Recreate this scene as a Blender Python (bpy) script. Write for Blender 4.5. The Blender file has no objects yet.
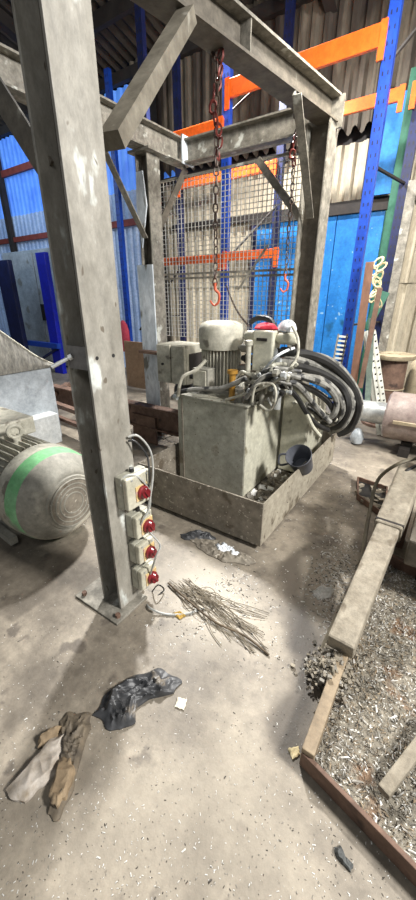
import bpy, bmesh, math, random
import numpy as np
from mathutils import Vector, Matrix, noise
random.seed(7)
SC = bpy.context.scene
COL = SC.collection
PI = math.pi
# ------------------------------------------------------------------ camera
FPX = 354.0; PITCH = math.atan2(153, 354.0); YAW = math.radians(34.2); H = 1.55
cd = bpy.data.cameras.new('camera'); cam = bpy.data.objects.new('camera', cd); COL.objects.link(cam)
cam.location = (0, 0, H); cam.rotation_euler = (PI/2 - PITCH, 0, YAW)
cd.sensor_fit = 'VERTICAL'; cd.sensor_height = 24; cd.lens = 24*FPX/900
cd.clip_start = 0.02; cd.clip_end = 200
SC.camera = cam
SC.view_settings.view_transform = 'Standard'; SC.view_settings.look = 'None'
SC.view_settings.gamma = 1; SC.view_settings.use_curve_mapping = False
SC.view_settings.exposure = 0.0
# ------------------------------------------------------------------ world and lights
w = bpy.data.worlds.new('world'); SC.world = w; w.use_nodes = True
bg = w.node_tree.nodes['Background']; bg.inputs[0].default_value = (.80, .90, 1.0, 1); bg.inputs[1].default_value = .2
def area(name, loc, target, size, power, col=(1, .97, .92)):
    l = bpy.data.lights.new(name, 'AREA'); l.size = size; l.energy = power; l.color = col
    o = bpy.data.objects.new(name, l); COL.objects.link(o); o.location = loc
    o.rotation_euler = (Vector(target)-Vector(loc)).to_track_quat('-Z', 'Y').to_euler()
    return o
area('flood_rear', (-3.0, 4.5, 4.6), (-.6, 1.4, .0), .3, 620, (1, .985, .96))
area('flood_right', (3.1, 1.6, 3.9), (-1.4, 1.7, .5), .7, 500, (1, .98, .95))
area('fill_front', (1.2, -2.2, 4.6), (-.6, 1.5, 0), 1.4, 50, (1, .99, .98))  # soft fill added on the camera side, no fixture
area('fill_wall', (-.4, 2.9, 3.5), (-1.5, 6.0, 1.7), .3, 105, (1, .95, .87))  # unseen light added to brighten the back wall
area('daylight_left', (-8.5, 3.6, 4.4), (-8.5, 6.0, 1.8), 2.5, 70, (.55, .75, 1))
# ------------------------------------------------------------------ pixel helpers (ray from the camera to a plane)
_f = Vector((-math.sin(YAW), math.cos(YAW), 0)); _r = Vector((math.cos(YAW), math.sin(YAW), 0)); _u = Vector((0, 0, 1))
_F = _f*math.cos(PITCH)-_u*math.sin(PITCH); _U = _f*math.sin(PITCH)+_u*math.cos(PITCH); _C = Vector((0, 0, H))
def ray(x, y): return _F+_r*((x-208)/FPX)-_U*((y-450)/FPX)
def atZ(x, y, z): d = ray(x, y); return _C+d*((z-H)/d.z)
def atX(x, y, v): d = ray(x, y); return _C+d*(v/d.x)
def atY(x, y, v): d = ray(x, y); return _C+d*(v/d.y)
# ------------------------------------------------------------------ materials
MC = {}
def lin(c):
    return tuple(((v/255)/12.92 if v/255 <= .04045 else ((v/255+.055)/1.055)**2.4) for v in c)+(1,)
def mat(name, c1, c2=None, scale=6, rough=.75, metal=0, c3=None, s3=2.0, t3=.6, bump=.15, emit=0, detail=6, stretch=None, speck=None, grit=22):
    if name in MC: return MC[name]
    m = bpy.data.materials.new(name); m.use_nodes = True; MC[name] = m
    nt = m.node_tree; N = nt.nodes; L = nt.links; b = N['Principled BSDF']
    b.inputs['Roughness'].default_value = rough; b.inputs['Metallic'].default_value = metal
    tc = N.new('ShaderNodeTexCoord'); mp = N.new('ShaderNodeMapping'); L.new(tc.outputs['Object'], mp.inputs[0])
    if stretch: mp.inputs['Scale'].default_value = stretch
    n = N.new('ShaderNodeTexNoise'); n.inputs['Scale'].default_value = scale; n.inputs['Detail'].default_value = detail
    n.inputs['Roughness'].default_value = .65; L.new(mp.outputs[0], n.inputs[0])
    r = N.new('ShaderNodeValToRGB'); r.color_ramp.elements[0].position = .36; r.color_ramp.elements[1].position = .66
    r.color_ramp.elements[0].color = lin(c1); r.color_ramp.elements[1].color = lin(c2 or c1)
    L.new(n.outputs[0], r.inputs[0]); out = r.outputs[0]
    def over(src, fac, col):
        mx = N.new('ShaderNodeMix'); mx.data_type = 'RGBA'; L.new(fac, mx.inputs[0]); L.new(src, mx.inputs[6]); mx.inputs[7].default_value = lin(col)
        return mx.outputs[2]
    if c3:
        n3 = N.new('ShaderNodeTexNoise'); n3.inputs['Scale'].default_value = s3; n3.inputs['Detail'].default_value = 4; L.new(mp.outputs[0], n3.inputs[0])
        r3 = N.new('ShaderNodeValToRGB'); r3.color_ramp.elements[0].position = t3; r3.color_ramp.elements[1].position = min(t3+.06, 1)
        L.new(n3.outputs[0], r3.inputs[0]); out = over(out, r3.outputs[0], c3)
    if speck:
        v = N.new('ShaderNodeTexNoise'); v.inputs['Scale'].default_value = speck[1]; v.inputs['Detail'].default_value = 1; L.new(mp.outputs[0], v.inputs[0])
        rv = N.new('ShaderNodeValToRGB'); rv.color_ramp.elements[0].position = speck[2]; rv.color_ramp.elements[1].position = speck[2]+.03
        L.new(v.outputs[0], rv.inputs[0]); out = over(out, rv.outputs[0], speck[0])
    if grit:
        g = N.new('ShaderNodeTexNoise'); g.inputs['Scale'].default_value = grit; g.inputs['Detail'].default_value = 8; g.inputs['Roughness'].default_value = .8
        L.new(mp.outputs[0], g.inputs[0]); rg_ = N.new('ShaderNodeMapRange'); rg_.inputs[1].default_value = .32; rg_.inputs[2].default_value = .68
        rg_.inputs[3].default_value = .68; rg_.inputs[4].default_value = 1.16; L.new(g.outputs[0], rg_.inputs[0])
        vm = N.new('ShaderNodeVectorMath'); vm.operation = 'SCALE'; L.new(out, vm.inputs[0]); L.new(rg_.outputs[0], vm.inputs['Scale']); out = vm.outputs[0]
    L.new(out, b.inputs['Base Color'])
    if bump:
        bp = N.new('ShaderNodeBump'); bp.inputs['Strength'].default_value = bump; bp.inputs['Distance'].default_value = .02
        L.new(n.outputs[0], bp.inputs['Height']); L.new(bp.outputs[0], b.inputs['Normal'])
    if emit:
        L.new(out, b.inputs['Emission Color']); b.inputs['Emission Strength'].default_value = emit
    return m
M_FLOOR = mat('concrete', (104, 96, 85), (156, 146, 130), 3.4, .55, c3=(104, 96, 86), s3=7, t3=.62, bump=.35, detail=15, speck=((104, 96, 85), 34, .76))
M_STAIN = mat('damp_concrete', (106, 99, 89), (126, 118, 106), 5, .6, bump=.1)
M_FRAME = mat('galvanised_steel', (112, 108, 98), (150, 145, 134), 11, .6, .15, c3=(200, 201, 192), s3=8, t3=.63)
M_FRAMED = mat('grimy_shaded_steel', (80, 74, 65), (112, 105, 93), 9, .6, .15, c3=(165, 162, 150), s3=9, t3=.68)  # dark frame steel; paints shade into beam undersides and column webs
M_FRAMEW = mat('whitewashed_steel', (176, 186, 194), (226, 232, 236), 6, .6, c3=(110, 108, 100), s3=7, t3=.6, stretch=(1, 1, .4))
M_FLOORPL = mat('dusty_plate', (112, 104, 92), (150, 141, 126), 14, .7, c3=(188, 180, 166), s3=20, t3=.66)
M_CREAM = mat('cream_enamel', (184, 181, 162), (206, 203, 184), 5, .5, c3=(140, 134, 114), s3=5, t3=.64)
M_TANKG = mat('dusty_cream_enamel', (150, 148, 134), (172, 170, 156), 8, .6, c3=(128, 120, 104), s3=4, t3=.62, speck=((110, 98, 82), 40, .7))
M_TRAY = mat('grimy_tray_steel', (112, 104, 92), (142, 134, 120), 10, .7, c3=(96, 86, 72), s3=6, t3=.6, speck=((178, 170, 156), 45, .68))
M_BLUE = mat('rack_blue', (18, 60, 156), (24, 72, 176), 8, .45)
M_NAVY = mat('rack_navy', (16, 24, 62), (22, 34, 84), 8, .5)
M_ORANGE = mat('rack_orange', (226, 92, 22), (240, 104, 30), 6, .45)
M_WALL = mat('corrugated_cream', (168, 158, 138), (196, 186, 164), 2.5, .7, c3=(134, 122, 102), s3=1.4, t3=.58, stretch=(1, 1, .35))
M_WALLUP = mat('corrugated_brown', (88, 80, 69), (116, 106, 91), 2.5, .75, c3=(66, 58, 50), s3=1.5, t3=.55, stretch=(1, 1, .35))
M_SKY = mat('translucent_blue_sheet', (66, 116, 206), (90, 144, 224), 2.5, .5, emit=.6, bump=0, grit=0)
M_SKYP = mat('pale_blue_sheet', (138, 162, 200), (168, 190, 220), 2.5, .5, emit=.12, bump=0)
M_DARK = mat('dark_filler', (34, 30, 28), (50, 44, 40), 6, .8)
M_ROOF = mat('roof_sheet', (50, 44, 38), (70, 62, 54), 2, .8)
M_DOORB = mat('blue_door_paint', (18, 108, 184), (40, 130, 204), 3, .5, c3=(18, 84, 124), s3=2.2, t3=.62, speck=((130, 170, 200), 14, .73))
M_GREEN = mat('green_paint', (28, 84, 66), (42, 100, 78), 6, .6)
M_RUST = mat('rusty_brown_steel', (92, 70, 58), (124, 98, 82), 9, .75, c3=(70, 54, 46), s3=6, t3=.6)
M_REDB = mat('red_brown_steel', (118, 50, 42), (140, 64, 54), 6, .7)
M_MOTOR = mat('dusty_motor_grey', (128, 126, 116), (160, 156, 144), 7, .65, c3=(186, 180, 164), s3=4, t3=.62)
M_MGREEN = mat('motor_green_band', (104, 168, 112), (140, 192, 144), 5, .6, c3=(150, 150, 138), s3=3.2, t3=.55)
M_MCREAM = mat('motor_cream', (160, 157, 142), (194, 190, 174), 12, .6, c3=(122, 116, 103), s3=9, t3=.6)
M_BLACK = mat('black_rubber', (22, 22, 22), (44, 43, 41), 10, .55)
M_HOSEG = mat('dusty_hose', (112, 110, 104), (156, 154, 146), 16, .6, c3=(50, 50, 50), s3=9, t3=.55)
M_CHAIN = mat('rusty_chain', (58, 48, 44), (88, 72, 62), 20, .5, .4)
M_CHAINR = mat('red_brown_chain', (84, 30, 28), (120, 54, 46), 20, .5, .3)
M_HOOK = mat('orange_hook', (190, 84, 56), (214, 104, 72), 12, .5)
M_CHROME = mat('bright_steel', (176, 180, 180), (206, 208, 206), 8, .35, .5)
M_RED = mat('red_plastic', (112, 24, 32), (142, 40, 46), 12, .3)
M_YEL = mat('faded_yellow_plate', (206, 178, 120), (220, 196, 146), 16, .5, c3=(186, 150, 140), s3=22, t3=.58)
M_BOXG = mat('grey_switch_box', (148, 146, 132), (176, 174, 158), 14, .5)
M_BRASS = mat('amber_brass', (168, 122, 46), (196, 150, 70), 12, .4, .3)
M_WHITE = mat('white_cloth', (214, 220, 226), (238, 240, 242), 10, .8)
M_CLRED = mat('red_cloth', (168, 30, 50), (192, 44, 62), 10, .8)
M_GREYP = mat('grey_white_guard', (148, 154, 158), (176, 182, 186), 4, .5, c3=(130, 130, 124), s3=3, t3=.62)
M_CANV = mat('dusty_canvas', (104, 102, 96), (150, 146, 136), 12, .8, stretch=(1, 3, 1))
M_PERF = mat('perforated_white_steel', (178, 178, 166), (204, 204, 192), 10, .5)
M_WOOD = mat('weathered_copper_board', (112, 80, 64), (140, 104, 84), 8, .7, stretch=(1, 1, .3))
M_TAN = mat('tan_flange', (150, 136, 110), (172, 158, 132), 10, .7)
M_ROLL = mat('dusty_roller', (132, 116, 110), (160, 146, 138), 7, .5, c3=(96, 78, 68), s3=3, t3=.62)
M_ARM = mat('dust_covered_arm', (128, 119, 103), (160, 151, 134), 14, .8, c3=(112, 102, 86), s3=9, t3=.62, bump=.4)
M_SWARF = mat('swarf_bed', (92, 86, 74), (150, 142, 126), 30, .7, c3=(120, 96, 74), s3=6, t3=.6, bump=.8, speck=((220, 216, 204), 70, .66))
M_RIM = mat('bed_rim_steel', (128, 112, 90), (160, 142, 116), 9, .65, c3=(70, 52, 42), s3=5, t3=.62)
M_BAG = mat('black_polythene', (50, 51, 53), (72, 72, 73), 9, .45, c3=(116, 108, 97), s3=9, t3=.6)
M_SACKG = mat('muddy_sack', (80, 72, 62), (122, 110, 92), 9, .7)
M_SACK = mat('pale_dirty_sheet', (150, 138, 122), (190, 182, 172), 9, .6, c3=(140, 126, 106), s3=6, t3=.62)
M_CARD = mat('wet_cardboard', (126, 108, 84), (156, 136, 108), 9, .8, c3=(84, 72, 58), s3=6, t3=.58)
M_CHIP = [mat('chip_pale', (200, 198, 190), (222, 220, 214), 6, .4), mat('chip_grey', (120, 116, 106), (146, 140, 130), 6, .5), mat('chip_dark', (52, 48, 42), (72, 66, 58), 6, .6)]
M_WIRE = mat('grey_cable', (150, 150, 144), (180, 180, 174), 12, .5)
M_WIREM = mat('mesh_wire', (186, 184, 176), (214, 212, 204), 12, .4, .3)
M_BUCK = mat('charcoal_plastic', (70, 72, 80), (90, 92, 98), 6, .45)
M_STRAW = mat('dried_straw_wire', (118, 108, 92), (152, 142, 124), 16, .8)
M_TAN2 = mat('tan_board', (150, 122, 96), (168, 140, 112), 8, .7)
M_DENIM = mat('pink_red_fabric', (170, 50, 70), (190, 70, 90), 8, .8)
# ------------------------------------------------------------------ mesh builder
def wloc(p):
    v = Vector((0, 0, 0))
    while p is not None: v = v+p.location; p = p.parent
    return v
class MB:
    def __init__(s): s.v = []; s.f = []; s.sm = []; s.mi = []; s.m = 0
    def add(s, vs, fs, smooth=False):
        k = len(s.v); s.v += [Vector(v) for v in vs]
        for f in fs: s.f.append([i+k for i in f]); s.sm.append(smooth); s.mi.append(s.m)
        return s
    def box(s, lo, hi, R=None, c=None):
        x0, y0, z0 = lo; x1, y1, z1 = hi
        vs = [Vector(p) for p in ((x0,y0,z0),(x1,y0,z0),(x1,y1,z0),(x0,y1,z0),(x0,y0,z1),(x1,y0,z1),(x1,y1,z1),(x0,y1,z1))]
        if R is not None:
            c = Vector(c) if c is not None else sum(vs, Vector())/8
            vs = [R@(v-c)+c for v in vs]
        return s.add(vs, [(3,2,1,0),(4,5,6,7),(0,1,5,4),(1,2,6,5),(2,3,7,6),(3,0,4,7)])
    def cbox(s, c, d, R=None):
        c = Vector(c); d = Vector(d)/2
        return s.box(c-d, c+d, R, c)
    def prism(s, prof, p0, p1, up=(0, 0, 1), smooth=False, prof1=None):
        p0 = Vector(p0); p1 = Vector(p1); t = (p1-p0).normalized(); up = Vector(up)
        a = t.cross(up)
        if a.length < 1e-4: a = t.cross(Vector((0, 1, 0)))
        a.normalize(); b = a.cross(t); n = len(prof)
        vs = [p0+a*x+b*y for x, y in prof]+[p1+a*x+b*y for x, y in (prof1 or prof)]
        return s.add(vs, [(i, (i+1) % n, n+(i+1) % n, n+i) for i in range(n)]+[list(range(n))[::-1], list(range(n, 2*n))], smooth)
    def bar(s, p0, p1, wd, ht, up=(0, 0, 1)):
        return s.prism([(-wd/2,-ht/2),(wd/2,-ht/2),(wd/2,ht/2),(-wd/2,ht/2)], p0, p1, up)
    def ibeam(s, p0, p1, wd, ht, tf=.014, tw=.01, up=(0, 0, 1)):
        a = wd/2; h = ht/2; t = tw/2
        return s.prism([(-a,-h),(a,-h),(a,-h+tf),(t,-h+tf),(t,h-tf),(a,h-tf),(a,h),(-a,h),(-a,h-tf),(-t,h-tf),(-t,-h+tf),(-a,-h+tf)], p0, p1, up)
    def angle(s, p0, p1, wd, t=.01, up=(0, 0, 1)):
        a = wd/2
        return s.prism([(-a,-a),(a,-a),(a,-a+t),(-a+t,-a+t),(-a+t,a),(-a,a)], p0, p1, up)
    def cyl(s, p0, p1, r, n=16, r1=None):
        pr = [(r*math.cos(2*PI*i/n), r*math.sin(2*PI*i/n)) for i in range(n)]
        q = r if r1 is None else r1
        pr1 = [(q*math.cos(2*PI*i/n), q*math.sin(2*PI*i/n)) for i in range(n)]
        return s.prism(pr, p0, p1, prof1=pr1, smooth=True)
    def lathe(s, p0, ax, prof, n=24):     # prof = [(distance along, radius)]
        p0 = Vector(p0); t = Vector(ax).normalized(); a = t.cross(Vector((0, 0, 1)))
        if a.length < 1e-3: a = Vector((1, 0, 0))
        a.normalize(); b = a.cross(t); vs = []; fs = []
        for d, r in prof:
            for i in range(n):
                q = 2*PI*i/n; vs.append(p0+t*d+a*(r*math.cos(q))+b*(r*math.sin(q)))
        for j in range(len(prof)-1):
            for i in range(n): fs.append((j*n+i, j*n+(i+1) % n, (j+1)*n+(i+1) % n, (j+1)*n+i))
        fs.append(list(range(n))[::-1]); k = (len(prof)-1)*n; fs.append(list(range(k, k+n)))
        return s.add(vs, fs, True)
    def tube(s, pts, r, n=8, sub=6, closed=False):
        P = [Vector(p) for p in pts]
        if sub > 1 and len(P) > 2:
            Q = []
            for i in range(len(P)-1):
                a = P[max(i-1, 0)]; b = P[i]; c = P[i+1]; d = P[min(i+2, len(P)-1)]
                for k in range(sub):
                    t = k/sub
                    Q.append(.5*((2*b)+(c-a)*t+(2*a-5*b+4*c-d)*t*t+(3*b-a-3*c+d)*t**3))
            Q.append(P[-1]); P = Q
        m = len(P); vs = []; fs = []; nrm = None
        for i in range(m):
            t = (P[min(i+1, m-1)]-P[max(i-1, 0)]).normalized()
            if nrm is None:
                nrm = t.cross(Vector((0, 0, 1)))
                if nrm.length < 1e-3: nrm = t.cross(Vector((0, 1, 0)))
            nrm = (nrm-t*nrm.dot(t)).normalized(); b = t.cross(nrm)
            rr = r(i/(m-1)) if callable(r) else r
            for k in range(n):
                q = 2*PI*k/n; vs.append(P[i]+nrm*(rr*math.cos(q))+b*(rr*math.sin(q)))
        for i in range(m-1):
            for k in range(n): fs.append((i*n+k, i*n+(k+1) % n, (i+1)*n+(k+1) % n, (i+1)*n+k))
        fs.append(list(range(n))[::-1]); fs.append(list(range((m-1)*n, m*n)))
        return s.add(vs, fs, True)
    def torus(s, c, ax1, ax2, R, r, n=12, k=6, oval=0):
        c = Vector(c); a = Vector(ax1).normalized(); b = Vector(ax2).normalized(); t = a.cross(b); vs = []; fs = []
        for i in range(n):
            q = 2*PI*i/n; d = a*math.cos(q)+b*math.sin(q); e = c+d*R+b*(oval*(1 if math.sin(q) > 0.01 else -1 if math.sin(q) < -.01 else 0))
            for j in range(k):
                p = 2*PI*j/k; vs.append(e+d*(r*math.cos(p))+t*(r*math.sin(p)))
        for i in range(n):
            for j in range(k): fs.append((i*k+j, i*k+(j+1) % k, ((i+1) % n)*k+(j+1) % k, ((i+1) % n)*k+j))
        return s.add(vs, fs, True)
    def build(s, name, m, parent=None, bevel=0, origin=None):
        me = bpy.data.meshes.new(name)
        o = bpy.data.objects.new(name, me); COL.objects.link(o)
        if parent is not None:
            off = wloc(parent); o.parent = parent
            c = Vector((0, 0, 0))
        else:
            xs = [v.x for v in s.v]; ys = [v.y for v in s.v]; zs = [v.z for v in s.v]
            off = Vector(((min(xs)+max(xs))/2, (min(ys)+max(ys))/2, min(zs))) if origin is None else Vector(origin)
            o.location = off
        me.from_pydata([tuple(v-off) for v in s.v], [], s.f)
        for mm in (m if isinstance(m, (list, tuple)) else [m]): me.materials.append(mm)
        me.polygons.foreach_set('use_smooth', s.sm); me.polygons.foreach_set('material_index', s.mi)
        bm = bmesh.new(); bm.from_mesh(me); bmesh.ops.recalc_face_normals(bm, faces=bm.faces); 
        for e in bm.edges:
            if len(e.link_faces) == 2 and e.calc_face_angle(0) > .7: e.smooth = False
        bm.to_mesh(me); bm.free()
        if bevel:
            bv = o.modifiers.new('bevel', 'BEVEL'); bv.width = bevel; bv.segments = 2; bv.limit_method = 'ANGLE'
        return o
def tag(o, label=None, cat=None, group=None, kind=None):
    if label: o['label'] = label
    if cat: o['category'] = cat
    if group: o['group'] = group
    if kind: o['kind'] = kind
    return o
def thing(name, label, cat, loc, group=None):
    o = bpy.data.objects.new(name, None); COL.objects.link(o); o.location = loc; o.empty_display_size = .05
    return tag(o, label, cat, group)
def copyobj(o, parent, loc):
    c = o.copy(); COL.objects.link(c); c.parent = parent; c.location = loc; return c

# ================================================================== SETTING
Zp = lambda pts: [atZ(x, y, 0) for x, y in pts]
gx_ = np.concatenate([[-14, -9, -6, -4.5], np.arange(-3.6, .9, .022), [1.5, 3]]); gy_ = np.concatenate([[-3, -1.5], np.arange(-.3, 3.6, .022), [4.4, 5.2, 6.15]])
GX, GY = np.meshgrid(gx_, gy_); nx_, ny_ = len(gx_), len(gy_)
def softpoly(pts, wdt=.03, wob=.035, fr=9):
    P = np.array([(p.x, p.y) for p in Zp(pts)])
    X = GX+wob*np.sin(fr*GY+1.3*np.sin(fr*1.7*GX))+wob*.5*np.sin(fr*2.7*GY+GX*11); Yy = GY+wob*np.sin(fr*GX+2+1.1*np.sin(fr*1.9*GY))+wob*.5*np.sin(fr*3.1*GX+1)
    ins = np.zeros(X.shape, bool); dmin = np.full(X.shape, 9.)
    for k in range(len(P)):
        (ax, ay), (bx, by) = P[k], P[(k+1) % len(P)]
        c = ((ay > Yy) != (by > Yy)); ins ^= c & (X < (bx-ax)*(Yy-ay)/((by-ay) if by != ay else 1e-9)+ax)
        L2 = (bx-ax)**2+(by-ay)**2; t = np.clip(((X-ax)*(bx-ax)+(Yy-ay)*(by-ay))/L2, 0, 1)
        dmin = np.minimum(dmin, np.hypot(X-ax-t*(bx-ax), Yy-ay-t*(by-ay)))
    sd = np.where(ins, dmin, -dmin); return np.clip(sd/wdt*.5+.5, 0, 1)
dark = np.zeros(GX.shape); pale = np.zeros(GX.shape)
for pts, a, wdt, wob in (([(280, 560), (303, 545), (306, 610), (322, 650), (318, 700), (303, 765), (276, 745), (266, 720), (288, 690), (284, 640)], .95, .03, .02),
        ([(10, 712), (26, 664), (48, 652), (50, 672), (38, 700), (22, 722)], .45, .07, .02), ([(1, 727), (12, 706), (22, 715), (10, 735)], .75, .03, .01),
        ([(0, 612), (60, 570), (72, 580), (10, 624)], .7, .012, .003), ([(-40, 560), (30, 520), (100, 548), (96, 590), (-30, 640)], .35, .15, .02),  # broad faint patch paints in the shade under the left motor
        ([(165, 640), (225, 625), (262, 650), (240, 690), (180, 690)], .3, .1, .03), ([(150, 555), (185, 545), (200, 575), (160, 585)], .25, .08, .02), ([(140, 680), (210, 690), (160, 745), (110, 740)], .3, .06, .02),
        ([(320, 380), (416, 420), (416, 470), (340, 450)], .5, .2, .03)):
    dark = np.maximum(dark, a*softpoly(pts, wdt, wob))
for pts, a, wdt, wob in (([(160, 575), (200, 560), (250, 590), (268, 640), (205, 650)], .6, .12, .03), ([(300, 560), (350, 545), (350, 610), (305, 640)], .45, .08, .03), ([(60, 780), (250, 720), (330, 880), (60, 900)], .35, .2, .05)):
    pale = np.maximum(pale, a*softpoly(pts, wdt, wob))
vs = [(float(a), float(b), 0.0) for a, b in zip(GX.ravel(), GY.ravel())]
ft = [(j*nx_+i, j*nx_+i+1, (j+1)*nx_+i+1, (j+1)*nx_+i) for j in range(ny_-1) for i in range(nx_-1)]
me = bpy.data.meshes.new('floor'); me.from_pydata(vs, [], ft)
ca = me.attributes.new('stain_shade', 'FLOAT_COLOR', 'POINT')
arr = np.ones((len(vs), 4), np.float32); arr[:, 0] = dark.ravel(); arr[:, 1] = pale.ravel(); ca.data.foreach_set('color', arr.ravel())
floor = bpy.data.objects.new('floor', me); COL.objects.link(floor); me.materials.append(M_FLOOR); tag(floor, kind='structure')
nt = M_FLOOR.node_tree; N_ = nt.nodes; L_ = nt.links; at_ = N_.new('ShaderNodeAttribute'); at_.attribute_name = 'stain_shade'
sp_ = N_.new('ShaderNodeSeparateColor'); L_.new(at_.outputs['Color'], sp_.inputs[0]); b_ = N_['Principled BSDF']; src = b_.inputs['Base Color'].links[0].from_socket
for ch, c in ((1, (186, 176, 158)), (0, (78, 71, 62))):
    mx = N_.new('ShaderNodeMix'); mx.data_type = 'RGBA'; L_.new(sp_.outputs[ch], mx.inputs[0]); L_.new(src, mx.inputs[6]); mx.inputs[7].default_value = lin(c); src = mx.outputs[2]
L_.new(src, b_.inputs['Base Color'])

wb = bpy.data.objects.new('wall_back', None); COL.objects.link(wb); wb.location = (0, 6, 0); tag(wb, kind='structure')
MB().box((-14, 6.06, 0), (3, 6.14, 5.25)).build('backing', M_DARK, wb)
def sheet_mesh(z0, z1, m, scallop=False):
    p = .17; W = 6*p; nx = 36; s = MB(); top = []; bot = []
    for i in range(nx+1):
        x = W*i/nx; c = math.cos(2*PI*x/p); y = -.02*max(-.6, min(.6, c*1.2))/.6
        dz = .045*(1+c) if scallop else 0
        bot.append((x, y, z0+dz)); top.append((x, y, z1))
    vs = bot+top+[(a[0], a[1]+.006, a[2]) for a in bot]+[(a[0], a[1]+.006, a[2]) for a in top]; k = nx+1; fs = []
    for i in range(nx):
        fs.append((i, i+1, k+i+1, k+i)); fs.append((2*k+i+1, 2*k+i, 3*k+i, 3*k+i+1)); fs.append((i, 2*k+i, 2*k+i+1, i+1)); fs.append((k+i, k+i+1, 3*k+i+1, 3*k+i))
    s.add(vs, fs, True); return s
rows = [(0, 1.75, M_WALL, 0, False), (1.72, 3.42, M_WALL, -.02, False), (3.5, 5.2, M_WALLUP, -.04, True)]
for z0, z1, mt, dy, sc in rows:
    proto = {}
    for i in range(16):
        x = -13.8+1.02*i
        if x > 2: break
        left = x < -6.4
        if left and z0 > 3: continue
        if -3.2 < x < -1.9 and z0 < 2.4: pass
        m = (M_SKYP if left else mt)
        key = m.name
        if key not in proto:
            o = sheet_mesh(z0, z1, m, sc).build('corrugated_sheet', m, wb, origin=None)
            for v in o.data.vertices: v.co += wloc(wb)      # keep the mesh in its own frame
            proto[key] = o
        else:
            o = proto[key].copy(); COL.objects.link(o)
        o.location = (x, dy+random.uniform(-.008, .004), random.uniform(-.02, .02))
# translucent daylight sheets, upper left
proto = None
for i in range(9):
    x = -13.8+1.02*i
    if proto is None:
        proto = sheet_mesh(2.98, 4.95, M_SKY).build('translucent_sheet', M_SKY, wb)
        for v in proto.data.vertices: v.co += wloc(wb)
        o = proto
    else: o = proto.copy(); COL.objects.link(o)
    o.location = (x, -.01, 0)
MB().box((-14, 5.86, 2.84), (-5, 5.93, 2.95)).build('sheeting_rail', M_REDB, wb)
MB().box((-14, 5.86, 4.2), (-5, 5.93, 4.33)).build('sheeting_rail', M_REDB, wb)
MB().box((-14, 5.86, 4.95), (3, 5.95, 5.1)).build('eaves_rail', M_DARK, wb)
MB().box((-5, 5.86, 3.36), (-2.6, 5.95, 3.46)).build('sheeting_rail', M_DARK, wb)
MB().box((-4.8, 5.88, 2.66), (.2, 5.95, 2.76)).build('sheeting_rail', M_DARK, wb)
for x in (-10.15, -7.4, -5.1): MB().box((x, 5.8, 0), (x+.13, 5.92, 5.1)).build('mullion', M_DARK, wb)
# left end wall and roof
wl = MB().box((-14.1, -3, 0), (-13.9, 6.15, 5.2)).build('wall_left', M_WALLUP); tag(wl, kind='structure')
rf = bpy.data.objects.new('ceiling', None); COL.objects.link(rf); rf.location = (0, 6, 5.2); tag(rf, kind='structure')
def rz(y): return 5.2+(6-y)*.22
proto = None
for i in range(14):
    x0 = -13.8+1.2*i
    if proto is None:
        s = MB(); vs = []; fs = []; nx = 28; 
        for i2 in range(nx+1):
            xx = 1.2*i2/nx; zz = .025*math.cos(2*PI*xx/.171)
            vs += [(xx, 6.1, rz(6.1)+zz), (xx, -2.6, rz(-2.6)+zz), (xx, 6.1, rz(6.1)+zz+.01), (xx, -2.6, rz(-2.6)+zz+.01)]
        for i2 in range(nx):
            a = 4*i2; fs += [(a, a+4, a+5, a+1), (a+2, a+3, a+7, a+6), (a, a+2, a+6, a+4), (a+1, a+5, a+7, a+3)]
        s.add(vs, fs, True); proto = s.build('roof_sheet', M_ROOF, rf); o = proto
        for v in o.data.vertices: v.co += wloc(rf)
    else: o = proto.copy(); COL.objects.link(o)
    o.location = Vector((x0, 0, 0))-Vector(rf.location)
for y in (5.1, 3.9, 2.7, 1.5): MB().bar((-14, y, rz(y)-.13), (3, y, rz(y)-.13), .08, .18).build('purlin', M_DARK, rf)
for x in (-6.5, -2.2): MB().ibeam((x, 6.0, rz(6)-.32), (x, -2.6, rz(-2.6)-.32), .14, .22).build('rafter', M_DARK, rf)
# blue door set in the back wall
d = bpy.data.objects.new('door_1', None); COL.objects.link(d); d.location = (-2, 5.9, 0); tag(d, kind='structure')
for i in range(3):
    MB().box((-3.05+.63*i, 5.87, .02), (-2.43+.63*i, 5.91, 2.6)).build('door_panel', M_DOORB, d, bevel=.006)
MB().box((-3.15, 5.83, 2.6), (-1.05, 5.93, 2.72)).build('lintel', M_DARK, d)
MB().box((-3.13, 5.84, 0), (-3.05, 5.93, 2.6)).build('jamb', M_NAVY, d)
MB().box((-1.16, 5.84, 0), (-1.08, 5.93, 2.6)).build('jamb', M_GREEN, d)

# ================================================================== STEEL FRAME
ZB = 2.78
Rp = atZ(318, 125, ZB); nd = atZ(183, 163, ZB); n1 = atZ(190, 26, ZB); n2 = atZ(319, 118, ZB)
FX, FY = -1.25, .985
sf = thing('support_gantry', 'tall grey welded steel column frame standing over the hydraulic unit on the concrete floor', 'frame', (FX, FY, 0))
def hcol(x, y, z0, z1, m, wd=.19, dp=.155):
    # flanges face +X/-X, width along Y
    s = MB(); a = dp/2; b = wd/2; t = .014
    s.box((x+a-t, y-b, z0), (x+a, y+b, z1)); s.box((x-a, y-b, z0), (x-a+t, y+b, z1)); s.box((x-a+t, y-.006, z0), (x+a-t, y+.006, z1))
    return s.build('column', m, sf)
M_COLF = mat('front_column_paint', (132, 128, 118), (160, 156, 146), 9, .5, c3=(204, 208, 202), s3=9, t3=.6, stretch=(1, 1, .5), speck=((104, 96, 84), 30, .74))
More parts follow.
